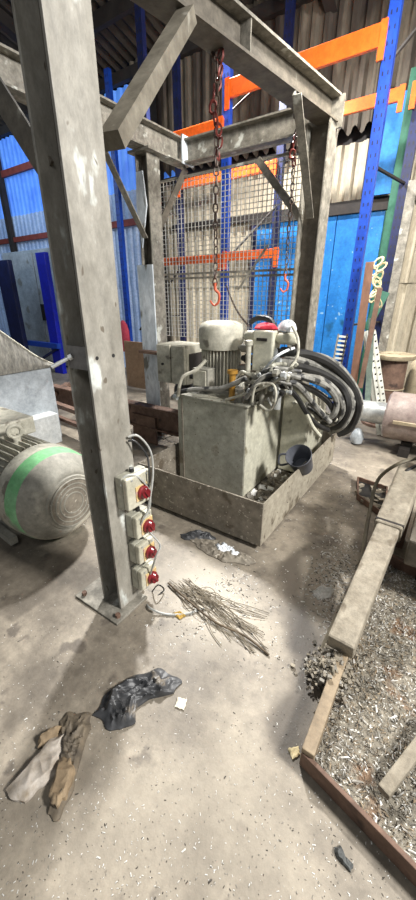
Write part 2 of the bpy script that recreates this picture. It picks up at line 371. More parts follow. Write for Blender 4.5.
# front column: flange plates, web
def part(s, name, m, **k): return s.build(name, m, sf, **k)
part(MB().box((FX+.0635, FY-.086, .012), (FX+.0775, FY+.098, ZB+.02)), 'column_flange', M_COLF, bevel=.002)
part(MB().box((FX-.064, FY-.086, .012), (FX-.052, FY+.098, ZB+.02)), 'column_flange', M_COLF, bevel=.002)
part(MB().box((FX-.052, FY, .012), (FX+.0635, FY+.012, ZB+.02)), 'column_web', mat('painted_web_shade', (50, 45, 40), (72, 66, 58), 6, .6, c3=(150, 146, 132), s3=7, t3=.72))  # shade of the recess is put into this dark web colour
part(MB().box((FX-.21, FY-.165, 0), (FX+.13, FY+.06, .014)), 'base_plate', M_FRAME, bevel=.003)
for bx, by in ((-.17, -.13), (.1, -.13)): part(MB().cyl((FX+bx, FY+by, .012), (FX+bx, FY+by, .034), .014, 6), 'anchor_bolt', M_RUST)
part(MB().box((FX-.36, FY-.12, ZB), (FX+.1, FY+.12, ZB+.02)), 'cap_plate', M_FRAMED)
# splice plate in the column recess with its pin
zs = atX(75, 358, FX).z
part(MB().box((FX-.052, FY-.084, zs-.045), (FX+.0635, FY-.072, zs+.045)), 'stiffener_plate', mat('splice_plate', (112, 110, 108), (136, 133, 130), 8, .55))
part(MB().cyl((FX-.03, FY-.094, zs), (FX-.075, FY-.15, zs-.035), .008, 8).cyl((FX-.024, FY-.086, zs+.005), (FX-.032, FY-.097, zs-.002), .013, 6), 'bolt', M_CHROME)
part(MB().cyl((FX-.01, FY-.006, zs-.19), (FX-.01, FY-.014, zs-.19), .008, 8), 'bolt', M_CHROME)
for yy in (-.045, .04): part(MB().cyl((FX+.077, FY+yy, zs), (FX+.0785, FY+yy, zs), .008, 10), 'bolt_hole', M_BLACK)
# rear columns
RX, RY = Rp.x+.03, Rp.y+.02
def hpart(x, y, z1, m1, m2, dp=.15, wd=.17, z0=.01):
    part(MB().box((x+dp/2-.012, y-wd/2, z0), (x+dp/2, y+wd/2, z1)), 'column_flange', m1)
    part(MB().box((x-dp/2, y-wd/2, z0), (x-dp/2+.012, y+wd/2, z1)), 'column_flange', m1)
    part(MB().box((x-dp/2+.012, y-.006, z0), (x+dp/2-.012, y+.006, z1)), 'column_web', m2)
    part(MB().box((x-.16, y-.15, 0), (x+.16, y+.15, .012)), 'base_plate', M_FLOORPL)
hpart(RX, RY, ZB, M_FRAME, M_FRAMED, dp=.19, wd=.2)
BX, BY = -2.78, 3.08
hpart(BX, BY, ZB, M_FRAME, M_FRAMED)
part(MB().box((BX-.13, BY-.1, .3), (BX+.08, BY-.086, 1.85)), 'cover_plate', M_FRAMEW)
part(MB().add([(BX-.06, BY-.1, 2.62), (BX+.02, BY-.1, 2.62), (BX+.05, BY-.1, 2.35), (BX-.04, BY-.1, 2.0), (BX-.08, BY-.1, 2.35), (BX-.06, BY-.086, 2.62), (BX+.02, BY-.086, 2.62), (BX+.05, BY-.086, 2.35), (BX-.04, BY-.086, 2.0), (BX-.08, BY-.086, 2.35)], [(0,1,2,3,4),(9,8,7,6,5),(0,5,6,1),(1,6,7,2),(2,7,8,3),(3,8,9,4),(4,9,5,0)]), 'gusset_plate', M_FRAMEW)
# beams
dn = (n2-n1); dn.z = 0; e0 = n1-dn*(( n1.y-.55)/dn.y); e1 = n1+dn*((RY+.03-n1.y)/dn.y)
BW, BH = .155, .17
def beam(p0, p1, wd=BW, ht=BH, m=M_FRAMED, name='beam'):
    p0 = Vector(p0); p1 = Vector(p1); z = Vector((0, 0, ht/2))
    t = (p1-p0).normalized(); a = t.cross(Vector((0, 0, 1))).normalized()
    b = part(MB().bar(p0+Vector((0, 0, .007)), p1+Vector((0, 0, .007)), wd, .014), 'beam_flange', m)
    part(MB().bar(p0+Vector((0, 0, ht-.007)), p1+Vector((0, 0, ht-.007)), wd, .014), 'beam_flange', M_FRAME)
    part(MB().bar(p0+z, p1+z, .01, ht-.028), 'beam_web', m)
beam((e0.x, e0.y, ZB), (e1.x, e1.y, ZB))
yb = nd.y+.06
for q in (.35, .62):
    p = e0.lerp(e1, q); part(MB().box((p.x+.006, p.y-.006, ZB+.014), (p.x+.07, p.y+.006, ZB+BH-.014)), 'stiffener_plate', M_FRAME)
LBx = nd.x-.06
beam((LBx+.08, yb, ZB), (RX-.04, yb, ZB), .13, .19, M_FRAME)
beam((LBx-.12, .2, ZB), (LBx, yb+.08, ZB), .15, .2, M_FRAME)
beam((LBx-.12, FY, ZB+.0), (FX-.36, FY, ZB+.0), .13, .19)
part(MB().box((BX-.12, BY-.13, ZB-.02), (BX+.14, BY+.13, ZB-.001)), 'cap_plate', M_FRAME)
part(MB().box((LBx+.066, yb-.09, ZB-.01), (LBx+.08, yb+.09, ZB+.22)), 'end_plate', M_FRAMEW)
part(MB().box((e1.x-.1, e1.y, ZB-.03), (e1.x+.1, e1.y+.014, ZB+.17)), 'end_plate', M_FRAME)
# braces (angle and channel struts)
def brace(p0, p1, wd=.07, m=M_FRAMED, th=None):
    part(MB().angle(p0, p1, wd, .01) if th is None else MB().bar(p0, p1, wd, th), 'brace', m)
b0 = atX(112, 141, FX+.03); b1 = atZ(187, 16, ZB-.02)
part(MB().prism([(-.042,-.03),(.042,-.03),(.042,.03),(-.042,.03)], b0, b1), 'brace', mat('brace_paint', (104, 98, 86), (134, 128, 114), 8, .6, c3=(160,156,144), s3=6, t3=.66))
brace((FX-.07, FY, 1.95), (FX-.75, FY, ZB-.02), .085, M_FRAMED)
part(MB().bar(atY(258, 160, yb-.03), atY(306, 226, yb-.1), .06, .03, up=(0, 1, 0)), 'brace', M_FRAME)
brace((e1.x+.0, RY-.62, ZB-.02), (RX, RY-.06, 2.17), .06, M_FRAME)
brace((LBx, BY+.5, ZB-.02), (BX+.02, BY+.06, 2.17), .07)
brace((LBx, BY-.62, ZB-.02), (BX+.0, BY-.07, 2.1), .06, M_FRAME)
part(MB().cyl((RX-.12, yb-.1, ZB-.1), (RX-.12, yb-.14, ZB-.1), .035, 12), 'round_plate', M_WHITE)

# mesh screen between the two rear columns
zt, zm, zl = ZB-.1, atY(230, 272, yb).z, atY(300, 345, yb).z
xl, xr = atY(160, 250, yb).x, RX-.09
ms = thing('mesh_screen', 'welded wire mesh screen hanging between the two rear columns of the steel frame', 'screen', ((xl+xr)/2, yb, zl))
s = MB()
k = int((xr-xl)/.045)
for i in range(k+1):
    x = xl+(xr-xl)*i/k; s.bar((x, yb, zl), (x, yb, zt), .006, .006)
for i in range(int((zt-zl)/.045)+1):
    z = zl+.045*i; s.bar((xl, yb+.004, z), (xr, yb+.004, z), .006, .006)
tag(s.build('wire_mesh', M_WIREM, ms), kind='stuff')
for z in (zm, zm-.045, zt): MB().bar((xl-.03, yb-.012, z), (xr+.03, yb-.012, z), .02, .02).build('frame_bar', M_FRAME, ms)
for x in (xl, xr): MB().bar((x, yb-.012, zl), (x, yb-.012, zt), .02, .02).build('frame_bar', M_FRAME, ms)
MB().bar(atY(238, 290, yb-.03), atY(268, 245, yb-.03), .016, .016).build('stay_rod', M_FRAME, ms)

# ================================================================== CHAINS
def chain(top, zend, r, label, thick, double=None):
    c = thing('hoist_chain', label, 'chain', top, 'lifting chains hanging from the overhead beam')
    L = top.z-zend; pitch = thick*3.1; cnt = int(L/pitch)
    pa = MB().torus((0, 0, 0), (1, 0, 0), (0, 0, 1), thick, thick*.36, 8, 4, thick*.55)
    lk = None
    for i in range(cnt):
        z = -pitch*(i+.5)
        if lk is None:
            lk = pa.build('link', M_CHAIN, c); 
            for v in lk.data.vertices: v.co += wloc(c)
            o = lk
        else: o = lk.copy(); COL.objects.link(o)
        o.location = (math.sin(i*.7)*.003, 0, z); o.rotation_euler = (0, 0, (PI/2)*(i % 2)+.4+i*.13)
    if double:
        pd = MB().torus((0, 0, 0), (1, 0, 0), (0, 0, 1), thick*1.25, thick*.48, 8, 4, thick*.6).build('link', M_CHAINR, c)
        for v in pd.data.vertices: v.co += wloc(c)
        for i in range(int(double/(thick*3.5))):
            o = pd if i == 0 else pd.copy()
            if i: COL.objects.link(o)
            o.location = (.022*math.cos(i), .022*math.sin(i), -.03-thick*3.5*i); o.rotation_euler = (.25*math.sin(i*2.1), .2, (PI/2)*(i % 2)+i*.2)
    t = top; ze = top.z-pitch*cnt
    MB().torus((t.x, t.y, t.z-.005), (1, 0, 0), (0, 0, 1), .03, .008, 10, 6).build('shackle', M_CHAIN, c)
    hk = [(t.x, t.y, ze+.02), (t.x, t.y, ze-.02), (t.x+.025, t.y+.01, ze-.05), (t.x+.02, t.y+.01, ze-.1), (t.x-.01, t.y, ze-.12), (t.x-.035, t.y-.01, ze-.09)]
    MB().tube(hk, lambda u: .011*(1-.45*u), 8, 5).build('hook', M_HOOK, c)
t1 = atZ(217, 50, ZB); z1 = None
def zat(px, py, t):   # height where the vertical through t meets the pixel row
    d = ray(px, py); k = math.hypot(t.x, t.y)/math.hypot(d.x, d.y); return H+d.z*k
chain(t1, zat(214, 290, t1), 0, 'longer rusty chain hanging left, doubled at its top, orange hook above the upright motor', .015, .5)
t2 = atZ(298, 113, ZB)
chain(t2, zat(285, 278, t2), 0, 'shorter rusty chain hanging by the right rear column, with a small red hook', .015, .35)

sc_ = thing('slack_chain', 'thin dark chain slanting down from the mesh screen to the red rag', 'chain', atY(226, 285, 3.4))
ca_, cb_ = atY(226, 285, 3.4), atY(249, 326, 2.75)
for i in range(30):
    u = (i+.5)/30; c = ca_.lerp(cb_, u)+Vector((0, 0, -.05*math.sin(PI*u))); dv = (cb_-ca_).normalized(); sd = dv.cross(Vector((0, 0, 1))) if i % 2 else Vector((0, 0, 1)) 
    MB().torus(c, sd, dv, .009, .0035, 8, 4, .008).build('link', M_CHAIN, sc_)
# ================================================================== PALLET RACK
rk = thing('pallet_rack', 'blue and orange pallet rack standing behind the steel frame along the back wall', 'rack', (-1.1, 4.5, 0))
def upright(x, y, z1, m, wd=.1):
    s = MB(); z0 = .01
    s.box((x-wd/2, y-.035, z0), (x+wd/2, y-.03, z1)); s.box((x-wd/2, y-.03, z0), (x-wd/2+.005, y+.035, z1)); s.box((x+wd/2-.005, y-.03, z0), (x+wd/2, y+.035, z1))
    o = s.build('upright', m, rk)
    h = MB()
    for i in range(int((z1-.5)/.1)):
        for sx in (-.022, .022): h.box((x+sx-.006, y-.0365, .5+.1*i), (x+sx+.006, y-.0345, .53+.1*i))
    tag(h.build('slot_holes', M_NAVY if m is M_BLUE else M_BLACK, o), kind='stuff')
    MB().box((x-.07, y-.06, 0), (x+.07, y+.06, .01)).build('foot_plate', M_NAVY, rk)
for x, m, z1 in ((-1.09, M_BLUE, 4.9), (-2.79, M_BLUE, 3.95), (-4.05, M_NAVY, 4.9)):
    upright(x, 4.5, z1, m)
for x, m, z1 in ((-.92, M_NAVY, 4.9), (-2.5, M_NAVY, 4.9), (-4.22, M_NAVY, 4.9), (-5.62, M_BLUE, 4.9)):
    upright(x, 5.4, z1, m)
def rbeam(x0, x1, y, z, h=.13):
    o = MB().box((x0, y-.05, z), (x1, y-.005, z+h)).build('load_beam', M_ORANGE, rk, bevel=.004)
    for x in (x0, x1-.05): MB().box((x-.0, y-.058, z-.1), (x+.055, y-.035, z+h+.01)).build('end_bracket', M_ORANGE, o)
rbeam(-2.77, -1.12, 4.46, 3.59, .16)
rbeam(-4.03, -2.8, 4.46, 3.3, .14)
rbeam(-4.03, -2.8, 4.46, 1.97, .09); rbeam(-2.77, -2.0, 4.46, 1.98, .1)
rbeam(-2.48, -1.07, 5.36, 3.5, .12); rbeam(-1.0, .3, 5.36, 3.5, .12); rbeam(-4.2, -2.52, 5.36, 3.1, .12)
for xa, xb, ks in ((-1.09, -.92, (1, 3, 4)), (-2.79, -2.5, (2, 4)), (-4.05, -4.22, (1, 3))):
    for i in ks:
        z = .5+i*.75
        MB().bar((xa, 4.53, z), (xb, 5.36, z+.7) if i % 2 == 0 else (xb, 5.36, z-.0), .03, .02).build('diagonal_brace', M_DARK, rk)
MB().bar(atY(140, 330, 5.0), atY(182, 265, 5.0), .03, .02).build('diagonal_brace', M_DARK, rk)

# far left rack posts
r2 = thing('pallet_rack', 'dark blue rack frame far left in front of the pale blue sheeting', 'rack', (-7, 4.8, 0))
for x, y, wd, m, zz in ((atY(11, 300, 4.5).x, 4.5, .5, M_NAVY, 2.25), (atY(46, 280, 4.7).x, 4.7, .3, mat('bright_blue_post', (10, 24, 168), (16, 34, 190), 5, .5), 2.35)):
    MB().box((x-wd/2, y-.05, 0), (x+wd/2, y+.05, zz)).build('upright', m, r2, bevel=.01)
MB().box((-8.2, 4.55, .55), (-6.9, 4.65, .65)).build('cross_beam', M_BLUE, r2)
MB().bar((-8.0, 4.55, .1), (-7.0, 4.62, .55), .06, .04).build('diagonal_brace', M_NAVY, r2)
# pale cabinet behind the far left rack
cb = thing('tall_cabinet', 'tall pale grey two-door cabinet with dark handle, far left by the back wall', 'cabinet', (-8.2, 5.4, 0))
MB().box((-9.4, 5.15, .05), (-6.9, 5.7, 2.5)).build('body', M_GREYP, cb, bevel=.01)
for i in range(2): 
    dd = MB().box((-9.37+1.24*i, 5.12, .12), (-8.16+1.24*i, 5.15, 2.45)).build('door', M_GREYP, cb, bevel=.006)
    if i == 1: MB().box((-8.08, 5.07, 1.05), (-7.97, 5.12, 1.4)).build('handle', M_BLACK, dd)
MB().box((-9.3, 5.2, 0), (-7.0, 5.6, .05)).build('plinth', M_DARK, cb)
# pink-red jacket on rack
p = atY(124, 335, 5.26)
s = MB(); s.lathe((p.x, p.y, p.z-.32), (0, 0, 1), [(0, .12), (.15, .15), (.4, .14), (.52, .1), (.6, .03)], 12)
jk = s.build('work_jacket', M_DENIM)
jk.scale = (1, .5, 1); tag(jk, 'pink-red cloth jacket hanging on the blue rack post behind the front column', 'jacket')
p = atY(134, 352, 4.6)
tb = MB().box((p.x-.22, 4.58, .02), (p.x+.28, 4.61, p.z+.18)).build('tan_board', M_TAN2, bevel=.004); tag(tb, 'tan board standing behind the left rear column', 'board')

# ================================================================== SUMP TRAY
TX0, TX1, TY0, TY1, TZ = -1.86, -.78, 1.76, 3.38, .36
tr = thing('sump_tray', 'dirt-crusted open steel tray around the hydraulic tank on the floor', 'tray', ((TX0+TX1)/2, (TY0+TY1)/2, 0))
t = .012; z0 = .035
MB().box((TX0, TY0, z0), (TX1, TY0+t, TZ)).build('side_panel', M_TRAY, tr)
MB().box((TX1-t, TY0+t, z0), (TX1, TY1-t, TZ-.01)).build('side_panel', mat('lit_tray_steel', (150, 142, 126), (178, 170, 152), 8, .7, c3=(104, 94, 78), s3=5, t3=.58, speck=((96, 84, 70), 30, .7)), tr)  # lighter steel colour paints the lit right side of the tray
MB().box((TX0, TY0+t, z0), (TX0+t, TY1-t, TZ)).build('side_panel', M_TRAY, tr)
MB().box((TX0, TY1-t, z0), (TX1, TY1, TZ)).build('side_panel', M_TRAY, tr)
MB().box((TX0+t, TY0+t, z0), (TX1-t, TY1-t, z0+.01)).build('tray_bottom', M_TRAY, tr)
for x, y in ((TX0+.1, TY0+.1), (TX1-.2, TY0+.1), (TX0+.1, TY1-.2), (TX1-.2, TY1-.2)): MB().box((x, y, 0), (x+.1, y+.1, z0)).build('foot', M_DARK, tr)
# crust of debris in the tray
s = MB()
for i in range(420):
    x = random.uniform(TX0+.04, TX1-.04); y = random.uniform(TY0+.04, TY1-.05)
    if i % 3: x = random.uniform(-1.14, TX1-.03)
    r = random.uniform(.008, .03); s.m = random.choice([0, 1, 1, 2])
    s.cbox((x, y, z0+.012+r*.4), (r*2, r*1.5, r), Matrix.Rotation(random.uniform(0, 3), 3, Vector((random.random(), random.random(), 1)).normalized()))
tag(s.build('debris', [M_CHIP[0], M_TRAY, M_CHIP[1]], tr), kind='stuff')

# ================================================================== HYDRAULIC POWER UNIT
hx0, hx1, hy0, hy1, hz0, hz1 = -1.80, -1.16, 2.2, 2.95, .06, .83
hu = thing('hydraulic_power_unit', 'cream hydraulic tank with upright motor, valves and hoses inside the steel tray', 'machine', ((hx0+hx1)/2, (hy0+hy1)/2, z0+.01))
MB().box((hx0, hy0, hz0), (hx1, hy1, hz1-.015)).build('tank', [M_TANKG], hu, bevel=.006)
MB().box((hx1, hy0+.005, hz0+.01), (hx1+.004, hy1-.01, hz1-.03)).build('lit_side_face', M_CREAM, hu)  # thin lighter sheet paints the lit right face of the tank
MB().box((hx0-.015, hy0-.015, hz1-.015), (hx1+.02, hy1+.02, hz1)).build('lid', M_TANKG, hu, bevel=.003)
MB().box((hx0+.05, hy0+.05, z0+.01), (hx1-.05, hy1-.05, hz0)).build('plinth', M_DARK, hu)
MB().box((hx0+.045, hy0-.006, hz0+.02), (hx0+.055, hy0, hz1-.03)).build('seam', M_TRAY, hu)
# second tank to the right
M_SH = M_CREAM
MB().add([(-1.13, 2.82, .08), (-.9, 2.82, .08), (-.9, 3.34, .08), (-1.13, 3.34, .08), (-1.13, 2.82, .9), (-.9, 2.82, .9), (-.9, 3.34, .7), (-1.13, 3.34, .7)], [(3,2,1,0),(4,5,6,7),(0,1,5,4),(1,2,6,5),(2,3,7,6),(3,0,4,7)]).build('side_tank', M_CREAM, hu, bevel=.008)
MB().box((-1.1, 2.86, z0+.01), (-.94, 3.3, .08)).build('plinth', M_DARK, hu)
# upright electric motor
mc = atY(221, 385, 2.52); mx, my = mc.x, 2.52
mr = .165; ztop = atY(221, 318, my-.05).z
mo = MB().lathe((mx, my, hz1), (0, 0, 1), [(0, .17), (.02, .17), (.03, .13), (ztop-hz1-.22, .13), (ztop-hz1-.22, .10), (ztop-hz1-.2, .10)], 24).build('motor_body', M_MOTOR, hu)
for i in range(36):
    a = 2*PI*i/36; c, s_ = math.cos(a), math.sin(a)
    p0 = Vector((mx+c*.143, my+s_*.143, hz1+.05)); p1 = Vector((mx+c*.143, my+s_*.143, ztop-.215))
    MB().prism([(-.02, -.003), (.02, -.003), (.02, .003), (-.02, .003)], p0, p1, up=(-s_, c, 0)).build('cooling_fin', M_MCREAM, mo)
MB().lathe((mx, my, ztop-.23), (0, 0, 1), [(0, .178), (.1, .185), (.15, .183), (.185, .165), (.205, .12), (.212, .04)], 32).build('fan_cowl', M_MCREAM, hu)
p = atY(204, 377, my-.2)
tb = MB().cbox((p.x, my-.2, p.z), (.15, .11, .15)).build('terminal_box', M_MOTOR, hu, bevel=.008)
MB().cbox((p.x, my-.26, p.z), (.12, .012, .12)).build('box_cover', M_MCREAM, tb, bevel=.004)
MB().cyl((p.x-.07, my-.2, p.z), (p.x-.12, my-.2, p.z-.01), .02, 10).build('cable_gland', M_BLACK, tb)
# valve block
vb = atY(266, 355, 2.42); vz0 = atY(270, 377, 2.36).z; vz1 = atY(271, 331, 2.36).z
vx = vb.x
blk = MB().box((vx-.085, 2.36, vz0), (vx+.075, 2.5, vz1)).build('valve_block', M_CREAM, hu, bevel=.012)
MB().box((vx-.05, 2.352, vz1-.07), (vx+.03, 2.36, vz1-.05)).build('name_plate', M_DARK, blk)
MB().box((vx-.09, 2.352, vz0+.02), (vx+.08, 2.36, vz0+.035)).build('joint_seam', M_TRAY, blk)
for i, (sx, rr, L, m) in enumerate(((-1, .042, .1, M_CREAM), (1, .042, .14, M_CREAM))):
    x = vx+sx*.08
    MB().lathe((x, 2.43, vz1-.05), (sx, 0, 0), [(0, rr*.8), (.02, rr), (L-.02, rr), (L, rr*.7)], 16).build('solenoid', m, hu)
for j in range(4):
    z = vz1-.14-.075*j
    for sx in (-1, 1):
        L = .13+.03*((j+1) % 2)
        MB().lathe((vx+sx*.08, 2.43, z), (sx, .12, 0), [(0, .02), (.03, .02), (.03, .032), (L-.03, .032), (L-.03, .024), (L, .02)], 12).build('valve_cartridge', [M_MOTOR, M_BLACK, M_HOSEG][(j+(sx > 0)) % 3], hu)
MB().box((vx-.12, 2.34, hz1+.01), (vx+.12, 2.56, vz0)).build('manifold', M_MOTOR, hu, bevel=.01)
# white stand pipe, brass gauge, filler neck
p0 = atY(247, 388, 2.32); p1 = atY(247, 345, 2.32)
MB().cyl((p0.x, 2.32, hz1), (p0.x, 2.32, p1.z), .019, 12).lathe((p0.x, 2.32, p1.z), (0, 0, 1), [(0, .028), (.03, .028), (.035, .02)], 12).build('stand_pipe', M_MCREAM, hu)
p0 = atY(232, 393, 2.28)
MB().cyl((p0.x, 2.28, hz1), (p0.x, 2.28, hz1+.2), .024, 12).build('sight_gauge', M_BRASS, hu)
MB().cyl((p0.x, 2.28, hz1+.2), (p0.x, 2.28, hz1+.225), .04, 12).build('gauge_cap', M_BRASS, hu)
p0 = atY(240, 350, 2.3)
for px, hgt, r in ((253, .1, .022), (262, .14, .018), (278, .1, .025), (240, .08, .02)):
    q = atY(px, 395, 2.25)
    MB().cyl((q.x, 2.25, hz1), (q.x, 2.25, hz1+hgt), r, 10).lathe((q.x, 2.25, hz1+hgt), (0, 0, 1), [(0, r*1.5), (.02, r*1.5), (.03, r)], 8).build('fitting', random.choice([M_MOTOR, M_CHROME, M_MCREAM]), hu)
# small pipes across the lid
def pipe(pts, r, m, name='pipe'):
    return MB().tube([atY(x, y, Y) for x, y, Y in pts], r, 8, 6).build(name, m, hu)
pipe([(172, 398, 2.2), (180, 392, 2.18), (200, 389, 2.18), (222, 388, 2.2), (246, 378, 2.2)], .018, M_HOSEG)
pipe([(178, 396, 2.15), (182, 378, 2.15), (196, 370, 2.2), (206, 360, 2.25)], .014, M_MCREAM)
pipe([(225, 400, 2.18), (245, 394, 2.16), (262, 388, 2.16), (280, 378, 2.2), (296, 360, 2.3), (298, 340, 2.35), (292, 326, 2.4)], .010, M_MCREAM)
pipe([(246, 398, 2.16), (262, 378, 2.16), (282, 374, 2.2), (300, 378, 2.3)], .016, M_HOSEG)
pipe([(252, 402, 2.14), (256, 386, 2.13), (272, 384, 2.14), (276, 396, 2.12), (270, 410, 2.12), (260, 405, 2.12)], .009, M_MCREAM)
pipe([(272, 380, 2.2), (280, 392, 2.2), (274, 408, 2.18), (268, 398, 2.2)], .007, M_WIRE)
pipe([(234, 380, 2.3), (242, 372, 2.3), (252, 376, 2.3), (258, 372, 2.35)], .013, M_MCREAM)
for px, py in ((176, 397), (262, 385), (276, 373), (250, 392), (284, 376)):
    q = atY(px, py, 2.17); MB().lathe((q.x-.02, q.y, q.z), (1, 0, 0), [(0, .018), (.005, .026), (.035, .026), (.04, .018)], 6).build('pipe_union', random.choice([M_CHROME, M_MOTOR, M_MCREAM]), hu)
rq = random.Random(17)
for i in range(22):
    px, py = rq.uniform(248, 298), rq.uniform(366, 396); yy = rq.uniform(2.18, 2.34)
    c = atY(px, py, yy); dv = Vector((rq.choice([1, 1, .2]), rq.uniform(-.3, .3), rq.choice([0, 0, 1, .3]))).normalized(); r = rq.uniform(.010, .02); L = rq.uniform(.03, .08)
    MB().lathe(c-dv*L/2, dv, [(0, r*.7), (.004, r), (L*.35, r), (L*.36, r*.7), (L*.6, r*.7), (L*.61, r*1.15), (L, r*1.15), (L+.003, r*.8)], 8).build('fitting', rq.choice([M_CHROME, M_MOTOR, M_MCREAM, M_BLACK, M_TANKG]), hu)
for i in range(7):
    x0, y0_, x1, y1_ = rq.uniform(250, 275), rq.uniform(372, 396), rq.uniform(278, 312), rq.uniform(360, 398)
    pipe([(x0, y0_, 2.25), ((x0+x1)/2+rq.uniform(-6, 6), (y0_+y1_)/2-rq.uniform(2, 14), 2.2), (x1, y1_, rq.uniform(2.25, 2.5))], rq.uniform(.006, .014), rq.choice([M_MCREAM, M_HOSEG, M_BLACK, M_TANKG]))
# hose bundle sweeping right and back
rng = random.Random(3)
paths = [
 [(272,352,2.4),(292,358,2.6),(318,366,2.9),(340,380,3.05),(352,402,3.1),(344,424,3.1),(330,432,3.15)],
 [(276,362,2.4),(296,366,2.6),(322,374,2.85),(342,388,3.0),(348,408,3.0),(338,426,3.05),(322,424,3.1)],
 [(278,370,2.4),(300,376,2.6),(322,380,2.8),(338,394,2.9),(342,412,2.95),(330,424,3.0),(314,414,3.05)],
 [(275,376,2.35),(298,384,2.5),(316,392,2.7),(330,404,2.8),(334,418,2.85),(322,424,2.9)],
 [(280,356,2.5),(305,354,2.75),(330,364,2.95),(350,384,3.1),(358,406,3.15),(350,428,3.2),(338,434,3.2)],
 [(272,384,2.3),(292,382,2.4),(306,394,2.55),(318,410,2.7),(330,422,2.8)],
 [(270,388,2.25),(284,386,2.35),(296,396,2.45),(306,412,2.55),(316,424,2.65),(328,430,2.8)],
 [(282,372,2.4),(306,378,2.5),(326,386,2.7),(336,400,2.8),(334,414,2.8),(322,418,2.8),(306,404,2.7)],
 [(292,358,2.7),(316,356,2.9),(338,366,3.1),(354,386,3.2),(360,404,3.25),(356,422,3.25)],
 [(282,380,2.4),(300,390,2.55),(312,402,2.7),(322,412,2.8),(336,420,2.9)],
]
rr = [.030, .032, .026, .024, .034, .022, .02, .024, .03, .02]
for i, pth in enumerate(paths):
    m = [M_HOSEG, M_BLACK, M_HOSEG, M_BLACK, M_BLACK, M_HOSEG, M_BLACK, M_HOSEG, M_HOSEG, M_MCREAM][i]
    pipe(pth, rr[i], m, 'hose')
    q0 = atY(*pth[0]); q1 = atY(*pth[1]); dv = (q1-q0).normalized()
    MB().lathe(q0-dv*.01, dv, [(0, .02), (.01, rr[i]*1.25), (.07, rr[i]*1.25), (.075, rr[i])], 10).build('hose_ferrule', M_CHROME, hu)
pipe([(262,372,2.3),(275,358,2.25),(284,352,2.3),(294,348,2.4)], .009, M_WHITE, 'pipe')
pipe([(292,404,2.5),(300,402,2.55),(306,412,2.55),(312,426,2.6),(320,436,2.7)], .016, M_CREAM, 'conduit')
q = atY(316, 368, 2.9); MB().lathe((q.x, q.y, q.z-.0), (0, 0, 1), [(0, .03), (.05, .03), (.05, .045), (.075, .045), (.08, .02)], 10).build('filler_cap', M_MCREAM, hu)

# cloths on valve block
def rag(name, c, rx, ry, rz_, m, label, cat, seed=1):
    rg = random.Random(seed); s = MB(); n, k = 18, 9; vs = []; fs = []
    for j in range(k+1):
        ph = PI*j/k
        for i in range(n):
            a = 2*PI*i/n; q = 1+.22*math.sin(3*a+seed)+.15*math.sin(5*a+2*ph+seed)+rg.uniform(-.08, .08)
            zz = math.cos(ph); zz = zz if zz > 0 else zz*.15
            vs.append((c[0]+rx*math.sin(ph)*math.cos(a)*q, c[1]+ry*math.sin(ph)*math.sin(a)*q, c[2]+rz_*zz*(1+.2*math.sin(2*a+3*ph))))
    for j in range(k):
        for i in range(n): fs.append((j*n+i, (j+1)*n+i, (j+1)*n+(i+1) % n, j*n+(i+1) % n))
    s.add(vs, fs, True); o = s.build(name, m); tag(o, label, cat); return o
rag('red_rag', (vx-.02, 2.43, vz1+.008), .085, .06, .035, M_CLRED, 'crumpled red rag lying on top of the cream valve block', 'rag', 2)
rag('white_rag', (vx+.13, 2.46, vz1+.0), .07, .05, .06, M_WHITE, 'white crumpled rag beside the red rag on the valve gear', 'rag', 5)
MB_ = MB().tube([atY(251, 322, 2.6), atY(258, 318, 2.55), atY(270, 320, 2.5), atY(276, 330, 2.45)], .02, 8, 5).build('loose_hose', M_BLACK); tag(MB_, 'short black hose curled behind the red rag on the valve gear', 'hose')

# bucket
bk = thing('plastic_bucket', 'charcoal plastic jug tilted on the tray debris beside the cream side tank', 'bucket', atZ(299, 472, .15))
bp = Vector(bk.location); ax = Vector((-.35, -.18, .9)).normalized()
q0 = atX(303, 467, -.80); q0 = Vector((q0.x, q0.y, q0.z))
ax = (atX(295, 447, -.82)-q0).normalized()
MB().lathe(q0, ax, [(0, .05), (.0, .078), (.17, .098), (.175, .102), (.18, .098), (.17, .092), (.02, .07)], 24).build('body', M_BUCK, bk)
a_ = q0+ax*.17
MB().tube([a_+Vector((-.09, -.02, 0)), a_+Vector((-.14, -.03, -.02)), a_+Vector((-.13, -.03, -.1)), q0+ax*.05+Vector((-.07, -.01, 0))], .009, 6, 4).build('handle', M_BUCK, bk)
bk_kids = bk.children

# ================================================================== CONTROL CABINET on left rear column
cc = thing('control_cabinet', 'pale grey box on bracket beside the white-plated left rear column', 'cabinet', (-2.3, 2.75, .66))
c0 = atY(155, 345, 2.62); c1 = atY(183, 393, 2.62)
cx0, cx1 = c0.x, c1.x; cz1, cz0 = atY(158, 344, 2.62).z, atY(158, 382, 2.62).z
MB().box((cx0, 2.66, cz0), (cx1+.02, 2.95, cz1)).build('body', M_MCREAM, cc, bevel=.008)
MB().box((cx0+.005, 2.63, cz0+.005), (cx0+.17, 2.66, cz1-.005)).build('door', M_MCREAM, cc, bevel=.006)
MB().box((cx0+.185, 2.63, cz0+.005), (cx1+.015, 2.66, cz1-.005)).build('door', M_MCREAM, cc, bevel=.006)
MB().box((cx1+.02, 2.70, cz0+.06), (cx1+.03, 2.9, cz1-.08)).build('side_window', M_DARK, cc)
MB().cyl((cx0+.08, 2.63, (cz0+cz1)/2), (cx0+.08, 2.615, (cz0+cz1)/2), .012, 8).build('lock', M_BLACK, cc)
MB().box((BX-.12, BY-.18, .98), (cx0+.1, BY-.1, 1.01)).build('bracket', M_RUST, cc)
